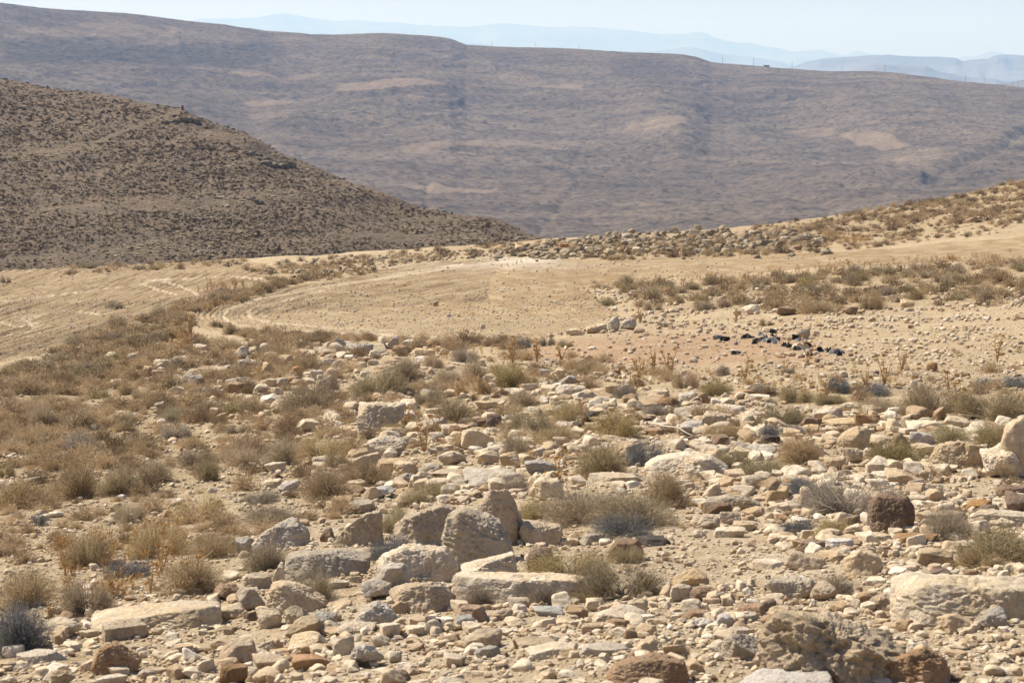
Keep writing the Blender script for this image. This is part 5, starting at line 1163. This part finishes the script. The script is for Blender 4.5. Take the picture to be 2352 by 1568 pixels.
for a, b, c, d, sh, mt, lab in [
    (255,325,420,390,'tube','D','grey crushed hose length, furthest left of the litter'), (400,350,498,415,'tube','B','short black hose stub just right of the grey crushed length'), (690,305,870,375,'sheet','B','long low black sheet at the left end of the main litter heap'), (860,340,1010,415,'sheet','B','shiny black crumple in the middle left of the litter heap'), (930,265,1010,335,'sheet','D','upright grey crumple at the back of the litter heap'), (1010,330,1090,380,'sheet','D','grey curl of plastic in the middle of the heap'), (1110,245,1195,300,'tube','B','small black stub standing at the very back of the heap'), (1095,310,1180,370,'sheet','B','black curl of plastic behind the middle of the heap'), (1165,330,1250,410,'sheet','B','black folded flap standing right of the heap\'s middle'), (1000,375,1220,425,'sheet','D','long flat grey strip along the front of the heap'), (1060,410,1110,445,'sheet','B','small black crumple in front of the long grey strip'), (1150,420,1205,460,'sheet','D','bright crinkled scrap in front of the long grey strip'), (1435,310,1520,390,'tube','B','open black hose end leaning against the lone tan block'), (1500,385,1640,415,'sheet','D','flat grey strip just below the lone tan block'),
    (1280,450,1345,495,'sheet','B','dark lump of plastic right of the main heap'), (1345,465,1440,510,'sheet','B','low black scrap trailing right of the main heap'), (1450,480,1560,550,'sheet','B','folded black piece at the middle of the trailing litter'), (1570,445,1700,500,'sheet','B','black double lump right of the folded black piece'), (1560,500,1690,545,'sheet','D','flat pale grey sheet below the black double lump'), (1770,520,1890,575,'sheet','B','black rounded lump left of the big grey sheet'), (1940,540,2010,580,'sheet','B','small black scrap touching the big grey sheet'), (1990,505,2190,605,'sheet','D','biggest crumpled grey sheet at the right end of the litter'), (2090,600,2160,630,'sheet','B','flat black scrap under the big grey sheet'),
    (840,430,910,460,'sheet','B','small shiny black scrap on reddish soil below the heap'), (580,445,630,475,'sheet','D','small grey scrap on reddish soil below the black hose stub'), (545,570,670,610,'sheet','B','lowest black scraps on the reddish soil at left'), (1650,610,1725,640,'sheet','B','black curl alone below the flat pale grey sheet')]:
    x0, y0 = Lz(a, b); x1, y1 = Lz(c, d); scrap(x0, y0, x1, y1, sh, M_PLAST if mt == 'B' else M_DUSTY, lab)

# ---- poles of the line along the far ridge
m = Mat('weathered_pole'); M_POLE = m.bsdf((0.14, 0.12, 0.11), 0.85, None, 0.2)
POLES = [(1129, 98, 108, 'first utility pole from the left on the far skyline, right of the dark knoll'), (1231, 103, 111, 'second utility pole from the left on the far skyline'), (1331, 108, 115, 'third utility pole from the left on the far skyline'), (1426, 114, 120, 'fourth utility pole from the left on the far skyline'), (1660, 133, 147, 'tall utility pole right of the second knoll, left of the hut'), (1732, 137, 152, 'tall utility pole close to the left of the small hut'), (1821, 146, 159, 'utility pole right of the small hut'), (1934, 154, 164, 'utility pole before the wide pale mesa, right of centre of its base'), (2030, 153, 167, 'utility pole in front of the dark far bluff'), (2217, 175, 188, 'utility pole right of the dark far bluff'), (2260, 181, 193, 'utility pole left of the pair near the right edge'), (2324, 189, 200, 'left one of a pair of poles at the far right'), (2337, 190, 202, 'right one of a pair of poles at the far right')]
prot = None
for k, (px, yt, yb, lab) in enumerate(POLES):
    j = int(np.argmin(np.abs(RIDGE['az'] - float(ray(px, yb)[0])))); col_s = RIDGE['z'][:420, j] / RIDGE['r'][:420, j]; i = int(np.argmax(col_s))
    x, y, z, r = RIDGE['x'][i, j], RIDGE['y'][i, j], RIDGE['z'][i, j], RIDGE['r'][i, j]
    h = (yb - yt) * r / FPX + 0.8
    if prot is None:
        root = bpy.data.objects.new('utility_pole', None); COL.objects.link(root)
        V, F = tube([(0, 0, -0.08), (0, 0, 0.5), (0, 0, 1)], [0.028, 0.025, 0.02], 8); link('post', make_mesh('post', V, F), M_POLE, root)
        V, F = box(-0.11, -0.018, 0.90, 0.11, 0.018, 0.93); link('crossarm', make_mesh('crossarm', V, F, False), M_POLE, root)
        prot = root
    else:
        root = prot.copy(); COL.objects.link(root)
        for ch in list(prot.children):
            c = ch.copy(); COL.objects.link(c); c.parent = root
    root.location = (x, y, z); root.scale = (h, h, h); tag(root, lab, 'utility pole', 'utility poles along the far ridge')
# ---- hut on the ridge
j = int(np.argmin(np.abs(RIDGE['az'] - float(ray(1762, 155)[0])))); i = int(np.argmax(RIDGE['z'][:420, j] / RIDGE['r'][:420, j]))
hut = bpy.data.objects.new('hut', None); COL.objects.link(hut); hut.location = (RIDGE['x'][i, j], RIDGE['y'][i, j], RIDGE['z'][i, j] - 0.3)
tag(hut, 'small low flat-roofed hut on the skyline between two utility poles', 'hut')
m = Mat('hut_stone'); M_HUT = m.bsdf(m.ramp(m.noise(m.coord(), 2, 4), (0.3, (0.16, 0.13, 0.11)), (0.7, (0.26, 0.22, 0.18))), 0.9)
m = Mat('hut_dark'); M_HD = m.bsdf((0.05, 0.045, 0.04), 0.9)
link('wall', make_mesh('wall', *box(-4.2, -2, 0, 4.2, 2, 2.3), False), M_HUT, hut); link('roof', make_mesh('roof', *box(-4.5, -2.3, 2.3, 4.5, 2.3, 2.6), False), M_HD, hut); link('door', make_mesh('door', *box(-0.5, -2.05, 0.05, 0.5, -1.9, 2.0), False), M_HD, hut)
# ---- rusty drum on the brow of the left hill
x, y, z, r = hit_sheet(HILL, 419, 254)
V, F = tube([(0, 0, -0.1), (0, 0, 0), (0, 0, 0.28), (0, 0, 0.30), (0, 0, 0.32), (0, 0, 0.6), (0, 0, 0.62), (0, 0, 0.64), (0, 0, 0.9), (0, 0, 0.92)], [0.27, 0.28, 0.28, 0.3, 0.28, 0.28, 0.3, 0.28, 0.28, 0.3], 18)
m = Mat('rust'); M_RUST = m.bsdf(m.ramp(m.noise(m.coord(), 6, 4), (0.3, (0.20, 0.055, 0.03)), (0.7, (0.34, 0.11, 0.06))), 0.8)
tag(link('drum', make_mesh('drum', V, F), M_RUST, None, (x, y, z)), 'rust-red upright drum on the skyline of the near left hill', 'drum')
# ---- ledges of layered rock on the left hill
M_LEDGE = rock_material('ledge', (0.22, 0.17, 0.11))
def outcrop(px0, py0, px1, py1, n, hgt, label, seed):
    rng = np.random.default_rng(seed); parts = []; c = None
    A, B = np.array(hit_sheet(HILL, px0, py0)), np.array(hit_sheet(HILL, px1, py1))
    m0 = math.hypot(A[0], A[1]); B[:2] *= (m0 + np.clip(math.hypot(B[0], B[1]) - m0, -8, 8)) / math.hypot(B[0], B[1])
    for k in range(n):
        t = (k + 0.5) / n
        x, y = A[:2] + (B[:2] - A[:2]) * t + rng.normal(0, 0.25, 2)
        r = math.hypot(x, y); jj = int(np.argmin(np.abs(HILL['az'] - math.atan2(x, y))))
        z = float(np.interp(r, HILL['r'][:, jj], HILL['z'][:, jj])); L = float(np.linalg.norm(B[:2] - A[:2])) / n
        if c is None: c = np.array([x, y, z])
        w = L * rng.uniform(1.7, 2.2); hh = hgt * r / FPX * rng.uniform(0.7, 1.25)
        V, F = rock_shape(rng, 'b', 4, w, 0.8 * hh + 0.3 * w, hh)
        a = -math.atan2(B[1] - A[1], B[0] - A[0]) * -1 + rng.normal(0, 0.15)
        V = np.stack([V[:, 0] * cos(a) - V[:, 1] * sin(a), V[:, 0] * sin(a) + V[:, 1] * cos(a), V[:, 2]], 1)
        parts.append((V + np.array([x, y, z - 0.35 * hh]) - c, F))
    V, F = join(parts)
    tag(link('rock_outcrop', make_mesh('rock_outcrop', V, F), M_LEDGE, None, c), label, 'rock outcrop', 'ledges of bare rock on the left hill')
outcrop(372, 286, 458, 264, 16, 12, 'stepped ledge of upright rock under the rust-red drum on the left hill', 1)
outcrop(600, 378, 672, 378, 14, 17, 'dark blocky ledge at mid height of the left hill\'s right flank', 2)
outcrop(560, 352, 660, 366, 14, 7, 'line of tilted pale slabs above the dark blocky ledge', 3)
outcrop(500, 455, 600, 470, 12, 8, 'broken ledge low on the right flank of the left hill', 4)

# ================================================================== labels: each says which one it is
SZ = [(120, 'large'), (72, 'medium-sized'), (44, 'small'), (0, 'little')]
SH = {'a': 'angular', 'b': 'blocky', 'r': 'rounded', 'f': 'flat', 'w': 'wedge-shaped', 'p': 'pitted', 'h': 'pitted'}
used = {}
def rel(dx, dy):
    if abs(dx) > 1.25 * abs(dy): return 'left of' if dx < 0 else 'right of'
    return 'below' if dy > 0 else 'above'
def short(s): return ' '.join(s.split())
def label_all(items, cat):
    for q in sorted(items, key=lambda t: (t['name'] is None, -t['w'])):
        o = q['o']
        if q['name']:
            lab = q['name'].split('|')[1]
        else:
            size = next(n for v, n in SZ if q['w'] > v)
            kindw = 'stone' if cat == 'rock' and q['w'] < 60 else ('rock' if cat == 'rock' else 'bush')
            desc = f"{size} {q['tint']} {SH[q['style']] if cat == 'rock' else 'twiggy'} {kindw}"
            L = sorted(((math.hypot(q['x'] - x, 1.6 * (q['y'] - y)), n, x, y) for n, x, y, ob in LANDMARKS), key=lambda t: t[0])
            c = []
            def r_(k): return rel(q['x'] - L[k][2], q['y'] - L[k][3])
            if q['belt']: c += [f"{desc} {q['belt']}"]
            c += [f"{desc} {r_(0)} the {L[0][1]}"]
            c += [f"{desc} between the {L[0][1]} and the {L[1][1]}"] if r_(0) != r_(1) else []
            c += [f"{desc}, {r_(0)} the {L[0][1]}, {r_(k)} the {L[k][1]}" for k in (1, 2, 3)]
            c += [f"{desc} {'close' if d else 'some way'} {r_(0)} the {L[0][1]}" for d in (1, 0)]
            c = [x for x in c if len(x.split()) <= 16]
            if q['belt']: lab = c[0]
            else: lab = next((x for x in c if x not in used), None) or c[0]
        lab = short(lab); used.setdefault(lab, []).append(o)
        tag(o, lab, cat)
        q['label'] = lab
label_all(ROCKS, 'rock'); label_all(SHRUBS, 'shrub')
for it, gname in ((ROCKS, 'rocks scattered over the stony slope'), (SHRUBS, 'dry bushes on the slope')):
    for q in it:
        same = used[q['label']]
        tag(q['o'], group=(q['label'] if len(same) > 1 else gname), kind='thing')
dups = {k: len(v) for k, v in used.items() if len(v) > 1}
print('shared labels', len(dups), sum(dups.values()))
# ================================================================== air, light, camera
SUN_EL, SUN_AZ = radians(51), radians(-64)        # high, ahead and to the left: shadows fall right and towards the camera
hz = box(-24000, -3000, -150, 24000, 37000, 760)
m = Mat('haze_air')
pv = m.n('ShaderNodeVolumePrincipled')
pv.inputs['Color'].default_value = (0.34, 0.60, 1.0, 1)
pv.inputs['Absorption Color'].default_value = (0.75, 0.80, 1, 1)
pv.inputs['Density'].default_value = 9.3e-5
pv.inputs['Anisotropy'].default_value = 0.15
m.t.links.new(pv.outputs[0], m.out.inputs['Volume'])
h = link('haze', make_mesh('haze', hz[0], hz[1], False), m.m)
tag(h, kind='stuff')

w = bpy.data.worlds.new('World'); scene.world = w; w.use_nodes = True
nt = w.node_tree; nt.nodes.clear()
sky = nt.nodes.new('ShaderNodeTexSky'); sky.sky_type = 'NISHITA'; sky.sun_disc = False
sky.sun_elevation = SUN_EL; sky.sun_rotation = SUN_AZ; sky.air_density = 1.0; sky.dust_density = 1.0; sky.ozone_density = 1.0; sky.altitude = 900
bg = nt.nodes.new('ShaderNodeBackground'); bg.inputs[1].default_value = 0.085
wo = nt.nodes.new('ShaderNodeOutputWorld')
tint = nt.nodes.new('ShaderNodeMix'); tint.data_type = 'RGBA'; tint.blend_type = 'MULTIPLY'; tint.inputs[0].default_value = 1.0; tint.inputs[7].default_value = (0.86, 0.80, 0.95, 1)
nt.links.new(sky.outputs[0], tint.inputs[6]); nt.links.new(tint.outputs[2], bg.inputs[0]); nt.links.new(bg.outputs[0], wo.inputs[0])
sl = bpy.data.lights.new('sun', 'SUN'); sl.energy = 5.0; sl.angle = radians(0.5); sl.color = (1.0, 0.955, 0.88)
so = bpy.data.objects.new('sun', sl); COL.objects.link(so)
from mathutils import Vector
sd = Vector((sin(SUN_AZ) * cos(SUN_EL), cos(SUN_AZ) * cos(SUN_EL), sin(SUN_EL)))
so.rotation_euler = sd.to_track_quat('Z', 'Y').to_euler(); so.location = sd * 50

cd = bpy.data.cameras.new('camera'); cam = bpy.data.objects.new('camera', cd); COL.objects.link(cam)
cd.sensor_width = 36; cd.lens = FPX / 2352 * 36; cd.clip_start = 0.1; cd.clip_end = 90000
cam.rotation_euler = (pi / 2 - PITCH, 0, 0)
cd.dof.use_dof = True; cd.dof.focus_distance = 22; cd.dof.aperture_fstop = 14
scene.camera = cam
scene.view_settings.view_transform = 'Standard'; scene.view_settings.look = 'None'; scene.view_settings.exposure = 0.6; scene.view_settings.gamma = 1.0
scene.cycles.use_denoising = True
scene.cycles.denoiser = 'OPENIMAGEDENOISE'; scene.cycles.denoising_input_passes = 'RGB_ALBEDO_NORMAL'; scene.cycles.denoising_prefilter = 'ACCURATE'
scene.cycles.max_bounces = 6; scene.cycles.diffuse_bounces = 4; scene.cycles.volume_bounces = 1; scene.cycles.transparent_max_bounces = 4
